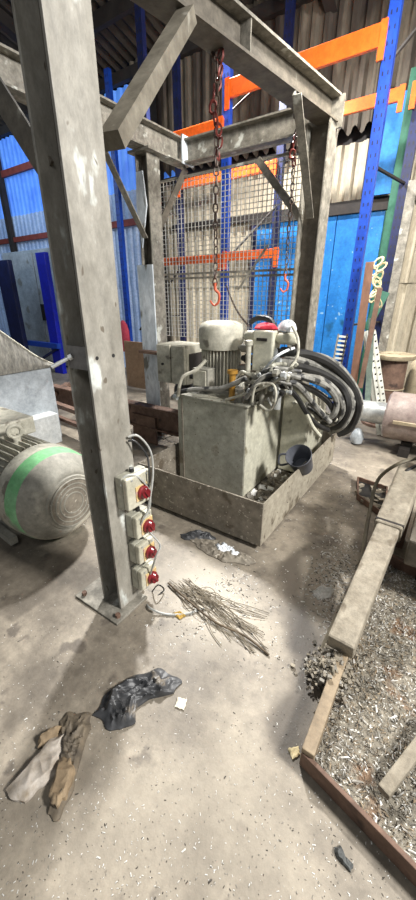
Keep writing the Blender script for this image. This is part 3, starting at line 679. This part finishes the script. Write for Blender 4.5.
# dark pump beneath it
pm = thing('pump', 'black pump body under the pale cabinet behind the tank', 'pump', (-2.25, 3.02, 0))
MB().lathe((-2.42, 3.02, .62), (1, -.1, 0), [(0, .05), (.02, .12), (.2, .13), (.24, .09), (.36, .09), (.38, .05)], 20).build('body', M_BLACK, pm)
MB().box((-2.35, 2.93, .0), (-2.15, 3.11, .52)).build('stand', M_DARK, pm)

# ================================================================== BROWN BEAMS
bb = thing('rusty_skid_beam', 'rusty brown steel beam lying along the floor between front column and tank', 'beam', (-3.1, 2.8, 0))
bt = atY(150, 405, 2.82).z; 
MB().ibeam((-4.9, 2.8, bt-.13), (-1.92, 2.8, bt-.13), .12, .26, .02, .014).build('beam', M_RUST, bb)
for x in (-4.7, -3.4, -2.1): MB().box((x-.06, 2.72, 0), (x+.06, 2.88, bt-.26)).build('packer', M_DARK, bb)
q = atZ(155, 445, .02)
pl = MB().cbox((q.x-.2, q.y+.06, .16), (.36, .03, .32)).build('rusty_plate', M_RUST, bevel=.004); tag(pl, 'small rusty upright plate in front of the brown beam, right of the front column', 'plate')
q = atZ(72, 436, 0); 
cf = thing('rusty_channel_frame', 'dark rusty channel frame on the floor left of the front column, beside the pale guard', 'frame', (q.x, q.y, 0))
za = .34
A = atZ(45, 400, za); B = atZ(78, 412, za); Cc = atZ(62, 388, za)
MB().bar(A, A+(B-A)*2.0, .07, .05).build('top_rail', M_RUST, cf)
MB().bar(A-Vector((0, 0, .0)), Cc+(Cc-A)*.4, .07, .05).build('top_rail', M_RUST, cf)
MB().bar((A.x, A.y, 0), (A.x, A.y, za), .07, .07).build('leg', M_RUST, cf)
MB().bar(A+Vector((0, 0, -.17)), A+(B-A)*2.0+Vector((0, 0, -.17)), .05, .04).build('lower_rail', M_RUST, cf)
e = A+(B-A)*2.0; MB().bar((e.x, e.y, 0), (e.x, e.y, za), .07, .07).build('leg', M_RUST, cf)
e = Cc+(Cc-A)*.4; MB().bar((e.x, e.y, 0), (e.x, e.y, za), .07, .07).build('leg', M_RUST, cf)

# ================================================================== LEFT MACHINE (plinth and hood)
gm = thing('guarded_machine', 'pale grey plinth with dusty sloping hood at the left edge behind the green-banded motor', 'machine', (-4.2, 1.6, 0))
gx = -3.72
gt = atX(57, 366, gx).z
MB().box((gx-1.1, .6, .0), (gx, 2.33, gt)).build('plinth', M_GREYP, gm, bevel=.01)
MB().box((gx, .6, .0), (gx+.16, 2.22, gt*.42)).build('ledge', mat('pale_ledge', (170, 174, 174), (196, 198, 196), 5, .6), gm, bevel=.01)
hd = MB(); vs = []; fs = []
qp = [atX(x, y, gx+.02) for x, y in ((-90, 258), (-50, 290), (-25, 312), (0, 331), (20, 345), (38, 357), (58, 366))]
q = []
for a, b in zip(qp[:-1], qp[1:]):
    for k in range(5): q.append(a.lerp(b, k/5))
q.append(qp[-1]); N = len(q)-1
for i, c in enumerate(q):
    w_ = .012*math.sin(i*1.9)
    for dx, z in ((-1.0, gt+.003), (.0, gt+.003), (.02+w_, gt+.4*(c.z-gt)), (0, c.z), (-.35, c.z+.06), (-1.0, c.z+.1)): vs.append((c.x+dx, c.y, z))
for i in range(N):
    for k in range(6): fs.append((6*i+k, 6*i+(k+1) % 6, 6*i+6+(k+1) % 6, 6*i+6+k))
fs += [tuple(range(6)), tuple(range(6*N, 6*N+6))[::-1]]
hd.add(vs, fs, True); hd.build('hood', M_CANV, gm)
MB().tube(qp, .009, 6, 4).build('hood_edge', M_MCREAM, gm)

# ================================================================== BIG MOTOR LEFT
mz = .335; _e = atZ(73, 502, mz); myy, ex = _e.y, _e.x
lm = thing('electric_motor', 'large dusty electric motor with pale green band lying left of the front column', 'motor', (-2.3, myy, 0))
MB().lathe((ex, myy, mz), (-1, 0, 0), [(0, .05), (.0, .178), (.012, .185), (.012, .2), (.03, .225), (.08, .275), (.13, .300)], 44).build('fan_cowl', M_MOTOR, lm)
MB().lathe((ex-.13, myy, mz), (-1, 0, 0), [(0, .2), (.0, .300), (.04, .310), (.10, .315), (.10, .2)], 44).build('green_band', M_MGREEN, lm)
MB().lathe((ex-.23, myy, mz), (-1, 0, 0), [(0, .2), (.0, .316), (.10, .318), (.11, .31), (.11, .2)], 44).build('cowl_collar', M_MCREAM, lm)
MB().lathe((ex+.002, myy, mz), (1, 0, 0), [(0, .165), (.006, .165), (.008, .05), (.008, .01)], 32).build('end_grille', M_TRAY, lm)
for r_ in (.07, .1, .13, .16): MB().torus((ex+.01, myy, mz), (0, 1, 0), (0, 0, 1), r_, .005, 28, 5).build('grille_ring', M_MOTOR, lm)
MB().lathe((ex-.34, myy, mz), (-1, 0, 0), [(0, .26), (.62, .27), (.66, .3), (.72, .3), (.74, .1), (.9, .04)], 32).build('stator_body', M_MOTOR, lm)
for i in range(44):
    a = 2*PI*i/44
    if abs(math.sin(a)) < -.5: continue
    c, s_ = math.cos(a), math.sin(a)
    if s_ < -.75: continue
    MB().prism([(-.028, -.004), (.028, -.004), (.028, .004), (-.028, .004)], (ex-.37, myy+c*.282, mz+s_*.282), (ex-.97, myy+c*.282, mz+s_*.282), up=(0, -s_, c)).build('cooling_fin', M_MCREAM, lm)
exx = atY(12, 420, myy).x
MB().cyl((exx, myy, mz+.27), (exx, myy, mz+.33), .03, 12).build('eyebolt_boss', M_MCREAM, lm)
MB().torus((exx, myy, mz+.37), (.3, 1, 0), (0, 0, 1), .042, .014, 20, 8).build('eyebolt', M_MCREAM, lm)
MB().box((exx-.62, myy-.05, mz+.26), (exx-.16, myy+.24, mz+.39)).build('terminal_box', M_MCREAM, lm, bevel=.012)
for sy in (-1, 1):
    MB().box((ex-.95, myy+sy*.2-.06, 0), (ex-.45, myy+sy*.2+.06, .04)).build('foot', M_MOTOR, lm)
    MB().box((ex-.95, myy+sy*.2-.02, .04), (ex-.45, myy+sy*.2+.02, .18)).build('foot_web', M_MOTOR, lm)
q = [atZ(x, y, .06) for x, y in ((-6, 525), (14, 541))]
MB().bar(q[0], q[1], .05, .05).build('mounting_rail', M_MOTOR, lm)

# ================================================================== ISOLATOR SWITCHES on the front column
sx0 = FX+.078
sw = [((118, 130, 484, 512), 'top grey isolator box with red rotary knob, largest of four on the front column', .62, .17),
      ((0,), 'second grey isolator box from the top, red knob on yellow plate', .435, .13),
      ((0,), 'third isolator box down, grey with two screws above its red knob', .275, .12),
      ((0,), 'lowest isolator box by the base plate, red knob and cable beneath', .10, .13)]
for i, (_, lb, z, hh) in enumerate(sw):
    wd = .16 if i == 0 else .115; y0 = FY+.0+(.02 if i == 0 else .035)+.012*i*0
    dp = .075
    ys = y0-wd/2+.03; ye = ys+wd
    t_ = thing('isolator_switch', lb, 'switch', (sx0, (ys+ye)/2, z), 'rotary isolator switches on the front column')
    MB().box((sx0, ys, z), (sx0+dp*.6, ye, z+hh)).build('box_base', M_BOXG, t_, bevel=.005)
    MB().box((sx0+dp*.6, ys+.002, z+.002), (sx0+dp, ye-.002, z+hh-.002)).build('box_cover', mat('switch_cover', (176, 172, 152), (198, 194, 176), 14, .5), t_, bevel=.007)
    cy = (ys+ye)/2+.012; cz = z+hh*.42; pw = .04
    MB().box((sx0+dp, cy-pw, cz-pw), (sx0+dp+.005, cy+pw, cz+pw)).build('face_plate', M_YEL, t_, bevel=.002)
    kb = MB().lathe((sx0+dp+.005, cy, cz), (1, 0, 0), [(0, .034), (.012, .034), (.016, .027), (.03, .025)], 20).build('knob', M_RED, t_)
    MB().cbox((sx0+dp+.037, cy, cz), (.012, .014, .046), Matrix.Rotation(.5, 3, 'X')).build('knob_grip', M_RED, kb, bevel=.003)
    for a, b in ((.3, 1), (-.3, 1)): MB().cyl((sx0+dp, cy+wd*a-.01, z+hh-.014), (sx0+dp+.004, cy+wd*a-.01, z+hh-.014), .005, 8).build('screw', M_CHROME, t_)
    MB().cyl((sx0+.03, cy-.01, z+hh), (sx0+.03, cy-.01, z+hh+.02), .012, 10).build('cable_gland', M_BLACK, t_)
# cables round switches
def cable(pts, r, m, label, name='cable', grp=None):
    o = MB().tube(pts, r, 6, 7).build(name, m); tag(o, label, 'cable', grp); return o
xs = sx0+.04
cable([atX(121, 486, xs), atX(124, 477, xs), atX(136, 476, xs+.03), atX(148, 488, xs+.05), atX(150, 505, xs+.06), atX(143, 520, xs+.05), atX(139, 526, xs+.02)], .0055, M_WIRE, 'pale cable looping from the top isolator box round its right side')
cable([atX(128, 437, xs-.03), atX(138, 436, xs), atX(150, 450, xs+.03), atX(153, 470, xs+.05), atX(151, 492, xs+.06), atX(147, 515, xs+.05)], .0055, M_WIRE, 'pale cable looping out from the column above the top isolator box')
cable([atX(128, 441, xs-.03), atX(136, 442, xs), atX(147, 456, xs+.03), atX(149, 474, xs+.05), atX(148, 490, xs+.04), atX(140, 482, xs+.02)], .005, M_BLACK, 'thin dark cable inside the pale loop above the top isolator box')
cable([atX(143, 520, xs), atX(148, 530, xs+.04), atX(160, 545, xs+.1), atX(156, 556, xs+.1), atX(150, 576, xs+.04), atX(147, 588, xs+.03)], .005, M_WIRE, 'grey-green cable kinked to the right of the two middle isolator boxes')
cable([atX(146, 602, xs), atZ(150, 608, .02), atZ(165, 614, .008), atZ(185, 614, .008), atZ(205, 608, .008)], .006, M_WIRE, 'pale cable running from the lowest isolator box across the floor')
cable([atX(152, 592, xs), atX(158, 585, xs+.05), atX(164, 590, xs+.06), atX(156, 598, xs+.04), atX(162, 603, xs+.03)], .004, M_BLACK, 'short black curl of wire beside the lowest isolator knob')
cable([atX(133, 472, xs-.02), atX(139, 478, xs+.03), atX(148, 487, xs+.05), atX(140, 490, xs+.04)], .005, M_BLACK, 'short dark cable end poking out beside the top isolator box')

# ================================================================== RIGHT SIDE: roller, spool, stored steel
YR = 4.15; ZR = atY(386, 414, YR).z
ro = thing('steel_roller', 'large dusty brown roller with bright shaft end lying by the back wall, right side', 'roller', (-.1, YR, 0))
RX0 = atY(386, 418, YR).x
rrad = .25
MB().lathe((RX0, YR, ZR), (1, 0, 0), [(0, .14), (0, rrad*.9), (.02, rrad), (1.25, rrad), (1.27, rrad*.9), (1.27, .1)], 36).build('drum', M_ROLL, ro)
SX0 = atY(354, 412, YR).x
MB().lathe((SX0, YR, ZR), (1, 0, 0), [(0, .09), (.015, .115), (RX0-SX0, .12)], 28).build('shaft', M_CHROME, ro)
for x in (RX0+.25, RX0+1.0): MB().box((x-.05, YR-.2, 0), (x+.05, YR+.2, .09)).cbox((x, YR, .1), (.1, .2, .06)).build('chock', M_DARK, ro)
MB().bar(atY(393, 422, YR-.26), atY(425, 427, YR-.26), .03, .03).build('wooden_strip', M_TAN, ro)
q = atZ(356, 443, 0.01)
cn = MB().lathe((q.x, q.y, .01), (0, 0, 1), [(0, .03), (.01, .06), (.07, .075), (.13, .055), (.17, .03), (.18, .01)], 18).build('funnel', mat('pale_metal_funnel', (150, 156, 160), (176, 182, 186), 8, .4), None); tag(cn, 'small pale grey pear-shaped cone under the roller shaft end by the tray corner', 'funnel')
q = atY(394, 355, 5.0)
sp = thing('cable_spool', 'brown drum with wide tan flange standing behind the roller against cream sheeting', 'spool', (q.x, 5.0, 0))
zt_ = q.z
MB().lathe((q.x, 5, 0), (0, 0, 1), [(0, .24), (.03, .24), (.03, .19), (zt_-.04, .17), (zt_-.04, .16)], 28).build('core', M_RUST, sp)
MB().lathe((q.x, 5, zt_-.04), (0, 0, 1), [(0, .15), (0, .235), (.015, .245), (.05, .245), (.055, .235), (.055, .08), (.04, .075)], 32).build('flange', M_TAN, sp)
MB().torus((q.x, 5, zt_*.55), (1, 0, 0), (0, 1, 0), .185, .008, 24, 6).build('band', M_TAN, sp)
q = atY(412, 385, 5.2); s = MB().lathe((q.x, 5.35, 0), (0, 0, 1), [(0, .1), (.5, .1), (.75, .09), (.8, .05)], 16).build('gas_bottle', mat('tan_bottle', (140, 128, 104), (164, 150, 124), 6, .6), None); tag(s, 'tan bottle-shaped cylinder standing right of the brown spool', 'bottle')
q = atZ(410, 400, .35)
s = MB().box((-.35, 4.62, .0), (.6, 4.8, .46)).build('storage_box', M_DARK, bevel=.01); tag(s, 'long black box on the floor behind the brown roller', 'box')
# perforated angle
pa = thing('perforated_angle', 'pale perforated steel angle leaning beside the brown spool', 'angle', Vector((0,0,0)))
P0 = atY(379, 402, 4.62); P1 = atY(369, 331, 4.8)
P0 = P0+(P0-P1)*((P0.z-.02)/(P1.z-P0.z))
pa.location = P0.copy()
o = MB().angle(P0, P1, .11, .006, up=(.3, 1, 0)).build('bar', M_PERF, pa)
dvec = (P1-P0); h = MB()
for i in range(16):
    c = P0+dvec*((i+.5)/16)+_f*(-.075)
    for sx in (-.025, .03): h.add([c+_r*(sx-.01)+Vector((0, 0, -.012)), c+_r*(sx+.01)+Vector((0, 0, -.008)), c+_r*(sx+.01)+Vector((0, 0, .014)), c+_r*(sx-.01)+Vector((0, 0, .01))], [(0, 1, 2, 3)])
# holes sit on the plate that faces the aisle
MB().add([P0+_r*-.055-_f*.07, P0+_r*.055-_f*.07, P1+_r*.055-_f*.07, P1+_r*-.055-_f*.07, P0+_r*-.055-_f*.064, P0+_r*.055-_f*.064, P1+_r*.055-_f*.064, P1+_r*-.055-_f*.064], [(0,1,2,3),(7,6,5,4),(0,4,5,1),(1,5,6,2),(2,6,7,3),(3,7,4,0)]).build('perforated_face', M_PERF, pa)
tag(h.build('holes', M_DARK, pa), kind='stuff')
# grating strip, poles, boards
def lean(name, p0, p1, wd, th, m, label, cat):
    o = MB().bar(p0, p1, wd, th, up=(0, 1, .1)).build(name, m, bevel=.003); tag(o, label, cat); return o
P0 = atY(333, 385, 4.25); P1 = atY(343, 334, 4.38)
gr = thing('steel_grating', 'narrow grey serrated steel grating leaning left of the bright blue rack post', 'grating', P0)
MB().bar(P0-_r*.05, P1-_r*.05, .012, .04).build('edge_bar', M_FRAME, gr); MB().bar(P0+_r*.05, P1+_r*.05, .012, .04).build('edge_bar', M_DARK, gr)
for i in range(12): 
    c = P0.lerp(P1, (i+.5)/12); MB().bar(c-_r*.05, c+_r*.05+Vector((0, 0, -.01)), .03, .02).build('rung', M_PERF, gr)
lean('copper_board', atY(352, 392, 4.3), atY(370, 262, 4.4), .08, .025, M_WOOD, 'copper-brown board leaning just right of the bright blue rack post', 'board')
lean('copper_board', atY(360, 388, 4.25), atY(380, 288, 4.38), .05, .02, mat('dark_timber', (100, 76, 62), (124, 96, 80), 8, .7), 'darker narrow board leaning between the copper board and green strip', 'board')
lean('green_strip', atY(367, 412, 4.2), atY(372, 318, 4.4), .06, .02, mat('grey_green_strip', (92, 106, 98), (116, 130, 120), 8, .7), 'grey-green strip leaning left of the perforated steel angle', 'strip')
lean('green_strip', atY(366, 330, 4.9), atY(386, 292, 5.0), .09, .02, M_GREEN, 'bright green bar end behind the perforated steel angle', 'bar')
gx2 = atY(392, 220, 5.72).x
o = MB().box((gx2-.07, 5.68, 0), (gx2+.07, 5.74, 3.9)).build('green_post', M_GREEN, bevel=.004); tag(o, 'tall green post standing right of the blue door', 'post')
o = MB().box((gx2-.42, 5.78, 2.76), (gx2-.03, 5.81, 3.75)).build('blue_panel', M_DOORB, wb)
s = MB(); rg = random.Random(5)
for i in range(9):
    c = atY(rg.uniform(372, 382), 262+5*i, 4.6); s.torus(c, (1, .3, rg.uniform(-1, 1)), (0, rg.uniform(-.5, 1), 1), .05, .012, 12, 5)
o = s.build('rope_bundle', mat('cream_rope', (200, 186, 140), (220, 206, 170), 14, .8)); tag(o, 'pale rope bundle hanging between the rack post and cream sheets', 'rope')
wx = atY(396, 275, 5.3).x
o = MB().box((wx-.05, 5.28, 0), (wx+.05, 5.33, 2.75)).build('pale_post', M_FRAME, bevel=.003); tag(o, 'pale grey upright standing in front of the cream sheeting, right side', 'post')

# ================================================================== ARM and lower right bed
aa = thing('drawbar_arm', 'dust-covered box-section steel arm sloping down onto the scrap bed, lower right', 'arm', (-.12, 1.25, 0))
A0 = atZ(340, 648, .13); A1 = atZ(388, 480+50, .36); A2 = atZ(412, 470, .55)
MB().bar(A0, A1, .115, .11).build('lower_section', M_ARM, aa, bevel=.012)
MB().bar(A1+(A1-A0)*-.02, A2, .14, .13).build('upper_section', M_ARM, aa, bevel=.012)
MB().bar(A1, A1+(A1-A0).normalized()*.012, .145, .135).build('collar', M_DARK, aa)
MB().bar((A2.x, A2.y, 0), (A2.x, A2.y, A2.z-.05), .12, .12).build('support_leg', M_RUST, aa)
for c, d_, m in (((A2.x+.22, A2.y+.1, .62), (.34, .4, .16), M_CREAM), ):
    MB().cbox(c, d_).build('cover_box', m, aa, bevel=.01)
MB().bar((A2.x+.3, A2.y+.1, 0), (A2.x+.3, A2.y+.1, .56), .1, .1).build('support_leg', M_RUST, aa)
# rubble end of the arm
s = MB(); rg = random.Random(9)
for i in range(900):
    x = A0.x+rg.gauss(-.01, .045); y = A0.y+rg.gauss(-.06, .05); r = rg.uniform(.003, .010)
    z = max(.0, .11*(1-abs(x-A0.x)/.13))*rg.random()**.6+r; s.m = rg.choice([0, 0, 1, 2])
    s.cbox((x, y, z), (r*2, r*1.4, r), Matrix.Rotation(rg.uniform(0, 3), 3, Vector((rg.random(), rg.random(), 1)).normalized()))
o = s.build('rubble_heap', [M_ARM, M_CHIP[1], M_TRAY]); tag(o, 'heap of crumbled dirt at the lower end of the dusty arm', 'rubble', kind='stuff')
cable([atZ(418, 458, .62), atZ(398, 464, .6), atZ(378, 480, .45), atZ(370, 510, .3), atZ(364, 545, .2), atZ(358, 590, .06), atZ(338, 615, .02), atZ(322, 650, .01)], .011, mat('olive_cable', (88, 82, 66), (112, 104, 86), 9, .6), 'long dusty olive cable looping beside the sloping arm down to the floor', 'trailing_cable')
cable([atZ(416, 466, .6), atZ(402, 474, .55), atZ(394, 484, .4), atZ(392, 496, .3), atZ(396, 510, .25)], .012, M_BLACK, 'short black cable curling over the top of the sloping arm', 'trailing_cable')

bd = thing('scrap_bed', 'low steel tray full of metal swarf with raised rim, bottom right corner', 'tray', (.5, 1.3, 0))
K = atZ(307, 757, .07); K1 = atZ(352, 630, .07); K2 = atZ(416, 868, .07)
dl = (K1-K); dl.z = 0; dr = (K2-K); dr.z = 0; dl.normalize(); dr.normalize()
E1 = K+dl*1.3; E2 = K+dr*1.6; E3 = E1+dr*1.6
MB().bar(K+Vector((0, 0, -.02)), E1+Vector((0, 0, -.02)), .045, .1).build('rim', M_RIM, bd, bevel=.004)
MB().bar(K+Vector((0, 0, -.03))-dr*.02, E2+Vector((0, 0, -.03)), .016, .075).build('rim', M_RUST, bd, bevel=.003)
MB().bar(E1+Vector((0, 0, -.02)), E3+Vector((0, 0, -.02)), .03, .1).build('rim', M_RUST, bd)
zb = .03
MB().add([(*p.xy, zb) for p in (K, E2, E3, E1)]+[(*p.xy, .004) for p in (K, E2, E3, E1)], [(0,1,2,3),(7,6,5,4),(0,4,5,1),(1,5,6,2),(2,6,7,3),(3,7,4,0)]).build('bed_plate', M_SWARF, bd)
s = MB(); rg = random.Random(11)
for i in range(13000):
    u = rg.random()*1.27+.02; v = rg.random()**1.3*1.1+.02
    p = K+dl*u+dr*v; r = rg.uniform(.0013, .0038)*(2 if rg.random() < .05 else 1); s.m = rg.choices([0, 1, 2, 3], [3, 5, 1.5, 5])[0]
    R = Matrix.Rotation(rg.uniform(0, 6), 3, Vector((rg.uniform(-1, 1), rg.uniform(-1, 1), 1)).normalized())
    c = Vector((p.x, p.y, zb+.004+r*.5)); L = r*rg.uniform(1, 4)
    s.add([c+R@Vector(q) for q in ((-L, -r*.5, 0), (L, -r*.5, .001), (L*.7, r*.5, 0), (-L*.8, r*.5, .002), (0, 0, r*.7))], [(0, 1, 4), (1, 2, 4), (2, 3, 4), (3, 0, 4), (3, 2, 1, 0)])
tag(s.build('swarf', M_CHIP+[M_RIM], bd), kind='stuff')
P0 = atZ(383, 793, .07); P1 = atZ(420, 744, .09)
o = MB().bar(P0, P1+(P1-P0)*.6, .04, .035).build('steel_bar', M_ARM, bevel=.005); tag(o, 'short dusty square bar lying on the swarf in the scrap bed', 'bar')
# heavy block casting shade over the bed
mb = thing('machine_base', 'grey machine base block at the right edge beyond the scrap bed', 'machine', (.4, 2.2, 0))
MB().box((.02, 1.82, .24), (1.1, 2.75, .40)).build('block', M_FRAMED, mb, bevel=.012)
MB().box((.1, 2.0, .0), (1.0, 2.7, .24)).build('shade_skirt', M_DARK, mb)  # dark solid added beneath the block to deepen its shadow
# dark drain box on the floor behind the arm
q0 = atZ(357, 482, 0); q1 = atZ(386, 492, 0); q2 = atZ(384, 520, 0); q3 = atZ(357, 500, 0)
db = thing('drain_box', 'small dark open box of rubbish on the floor behind the sloping arm', 'box', (*((q0+q2)/2).xy, 0))
MB().add([(*p.xy, .02) for p in (q0, q1, q2, q3)]+[(*p.xy, .002) for p in (q0, q1, q2, q3)], [(0,1,2,3),(7,6,5,4),(0,4,5,1),(1,5,6,2),(2,6,7,3),(3,7,4,0)]).build('bottom', M_BLACK, db)
for a, b in ((q0, q1), (q1, q2), (q2, q3), (q3, q0)): MB().bar((*a.xy, .03), (*b.xy, .03), .012, .05).build('side', M_RUST, db)
s = MB()
for i in range(14):
    u, v = rg.random(), rg.random(); p = q0.lerp(q1, u).lerp(q3.lerp(q2, u), v); s.cbox((p.x, p.y, .03), (.06, .03, .02), Matrix.Rotation(rg.uniform(0, 3), 3, 'Z'))
tag(s.build('rubbish', M_ARM, db), kind='stuff')

# ================================================================== FLOOR LITTER
def crumple(name, outline, hgt, m, label, cat, seed, n=26, z=.003, fold=9):
    # sheet with real folds filling a floor outline
    rg = random.Random(seed); P = [atZ(x, y, 0) for x, y in outline]
    c = sum(P, Vector())/len(P); rings = 22; K_ = 110; B_ = []
    for i in range(K_):
        t = i/K_*len(P); a = int(t); f = t-a; q = P[a % len(P)].lerp(P[(a+1) % len(P)], f)
        q = c+(q-c)*(1+.09*math.sin(i*.33+seed)*math.sin(i*.17)+rg.uniform(-.006, .006)); B_.append(q)
    vs = []; fs = []
    ph = [rg.uniform(0, 6) for _ in range(6)]
    def hh(p, e):
        q = Vector((p.x*fold*.8+seed*3.1, p.y*fold*.8, seed)); q = q+.6*noise.noise_vector(q*.8)
        v = max(0, 1-abs(noise.noise(q)*2.6)); v2 = max(0, 1-abs(noise.noise(q*2.3)*2.4))
        v3 = max(0, 1-abs(noise.noise(q*4.9)*2.2))
        return z+.003+hgt*max(0, .15+.6*v+.4*v2+.22*v3)*min(1, e*3.5)
    for j in range(rings):
        e = 1-j/rings
        for i in range(K_):
            q = c+(B_[i]-c)*e; vs.append((q.x, q.y, hh(q, 1-e)))
    vs.append((c.x, c.y, hh(c, 1))); top = len(vs)-1
    for j in range(rings-1):
        for i in range(K_): fs.append((j*K_+i, j*K_+(i+1) % K_, (j+1)*K_+(i+1) % K_, (j+1)*K_+i))
    j = rings-1
    for i in range(K_): fs.append((j*K_+i, j*K_+(i+1) % K_, top))
    off = len(vs); vs += [(q.x, q.y, .001) for q in B_]
    for i in range(K_): fs.append((i, off+i, off+(i+1) % K_, (i+1) % K_))
    s = MB().add(vs, fs, True); o = s.build(name, m)
    if label: tag(o, label, cat)
    return o
crumple('polythene_sheet', [(92, 716), (104, 700), (114, 688), (135, 676), (158, 668), (172, 674), (180, 684), (172, 694), (150, 700), (134, 710), (136, 722), (120, 730), (106, 728)], .034, M_BAG, 'crumpled charcoal polythene sheet lying on the open concrete floor', 'plastic sheet', 4, fold=14)
crumple('muddy_sack', [(60, 722), (72, 712), (92, 713), (90, 730), (82, 752), (74, 790), (60, 822), (48, 815), (56, 780), (62, 750)], .03, M_SACKG, 'muddy brown sacking strip between the pale sheet and the black polythene', 'sack', 6, fold=12)
crumple('pale_sheet', [(6, 792), (30, 764), (50, 742), (68, 734), (64, 756), (56, 776), (40, 790), (24, 806)], .022, M_SACK, 'pale stained folded sheet on the floor, bottom left', 'sheet', 8, z=.01, fold=6)
crumple('wet_card', [(60, 765), (72, 762), (76, 775), (68, 800), (58, 812), (50, 802)], .02, M_CARD, 'brown wet cardboard scrap lying on the muddy sacking', 'cardboard', 12, z=.03, fold=7)
crumple('wet_card', [(40, 740), (52, 732), (62, 728), (58, 738), (46, 748), (38, 750)], .02, M_CARD, 'small brown cardboard scrap above the pale folded sheet', 'cardboard', 14, z=.012, fold=7)
crumple('white_film', [(214, 546), (222, 544), (232, 550), (242, 557), (228, 557), (216, 553)], .03, M_WHITE, 'crumpled white plastic film on the floor at the tray foot', 'plastic film', 15, fold=12)
crumple('grey_film', [(180, 535), (196, 531), (210, 533), (216, 540), (200, 541), (184, 540)], .02, M_BAG, 'thin dark twisted film on the floor left of the white film', 'plastic film', 16, fold=16)
crumple('dirt_mound', [(190, 540), (220, 540), (256, 560), (250, 566), (222, 562), (200, 550)], .02, M_TRAY, 'ridge of dirt piled along the near corner of the steel tray', 'dirt', 18, fold=20)['kind'] = 'stuff'
crumple('paper_scrap', [(178, 698), (187, 700), (184, 711), (175, 707)], .003, mat('cream_paper', (214, 204, 180), (228, 220, 200), 9, .8), 'small square cream paper scrap right of the black polythene', 'paper', 19)
crumple('yellow_scrap', [(288, 749), (298, 747), (300, 755), (292, 760)], .006, mat('yellow_paper', (214, 196, 150), (228, 212, 170), 9, .8), 'pale yellow scrap beside the near corner of the scrap bed', 'paper', 20)
crumple('dark_offcut', [(334, 848), (340, 846), (345, 858), (354, 866), (350, 872), (342, 864), (336, 858)], .012, mat('dark_grey_plastic', (58, 60, 58), (80, 82, 80), 9, .6), 'dark bow-shaped plastic offcut near the bottom of the floor', 'offcut', 21)
crumple('film_shard', [(312, 592), (322, 586), (334, 590), (330, 598), (318, 600)], .02, M_CHIP[0], 'bright torn foil shards by the rubble left of the arm', 'foil', 22, fold=20)
crumple('leaf_scrap', [(172, 614), (180, 612), (186, 616), (180, 620)], .01, mat('ochre_scrap', (150, 120, 50), (180, 146, 70), 9, .8), 'small ochre scrap on the floor under the pale cable', 'scrap', 23, fold=20)
# straw-like wire bundle
s = MB(); rg = random.Random(21)
for i in range(26):
    a = atZ(172+rg.uniform(-3, 22), 582+rg.uniform(-4, 8), .01); b = atZ(240+rg.uniform(-22, 30), 625+rg.uniform(-12, 28), .008)
    m_ = a.lerp(b, .5)+Vector((rg.uniform(-.03, .03), rg.uniform(-.03, .03), rg.uniform(0, .03)))
    m2 = a.lerp(b, .78)+Vector((rg.uniform(-.02, .02), rg.uniform(-.02, .02), rg.uniform(0, .015)))
    s.tube([a, m_, m2, b], .0022, 4, 4)
for i in range(5):
    c = atZ(200+rg.uniform(-15, 15), 596+rg.uniform(-5, 12), .012); s.torus(c, (1, 0, 0), (0, 1, .1), rg.uniform(.03, .06), .0022, 18, 4)
o = s.build('wire_tangle', M_STRAW); tag(o, 'tangle of straw-coloured wire lying on the floor in front of the tray', 'wire')
o = MB().tube([atZ(168, 583, .012), atZ(190, 602, .02), atZ(215, 622, .02), (atZ(245, 636, .016)), atZ(269, 655, .008)], .006, 6, 5).build('rusty_rod', mat('dark_brown_rod', (78, 66, 50), (100, 86, 68), 12, .8)); tag(o, 'thin dark rod lying through the straw-coloured wire tangle', 'rod')
# chips scattered on the floor
s = MB(); rg = random.Random(31)
def chip(x, y, r):
    s.m = rg.choices([0, 1, 2], [5, 3, 2])[0]
    R = Matrix.Rotation(rg.uniform(0, 6), 3, 'Z'); L = r*rg.uniform(.8, 2.2); c = Vector((x, y, .001))
    s.add([c+R@Vector(q) for q in ((-L, -r*.5, 0), (L, -r*.6, 0), (L*.8, r*.5, 0), (-L*.7, r*.6, 0), (0, 0, r*.5))], [(0, 1, 4), (1, 2, 4), (2, 3, 4), (3, 0, 4)])
for px, py, sx_, sy_, cnt, r in ((330, 580, 14, 24, 700, .0045), (345, 560, 10, 20, 300, .004), (300, 500, 22, 16, 160, .003), (235, 590, 14, 14, 160, .004), (225, 605, 30, 22, 220, .0035), (340, 625, 10, 16, 200, .004), (190, 620, 26, 14, 160, .003), (318, 470, 20, 20, 100, .003), (262, 640, 20, 14, 90, .003), (350, 500, 12, 14, 90, .004)):
    for i in range(cnt):
        p = atZ(px+rg.gauss(0, sx_), py+rg.gauss(0, sy_), 0); chip(p.x, p.y, r*rg.uniform(.4, 1.5))
for i in range(3600):
    p = atZ(rg.uniform(-20, 436), rg.uniform(480, 930), 0); chip(p.x, p.y, rg.uniform(.0008, .0024)*(1.8 if rg.random() < .05 else 1))
o = s.build('floor_chips', M_CHIP); tag(o, 'metal chips and grit scattered all over the concrete floor', 'debris', kind='stuff')
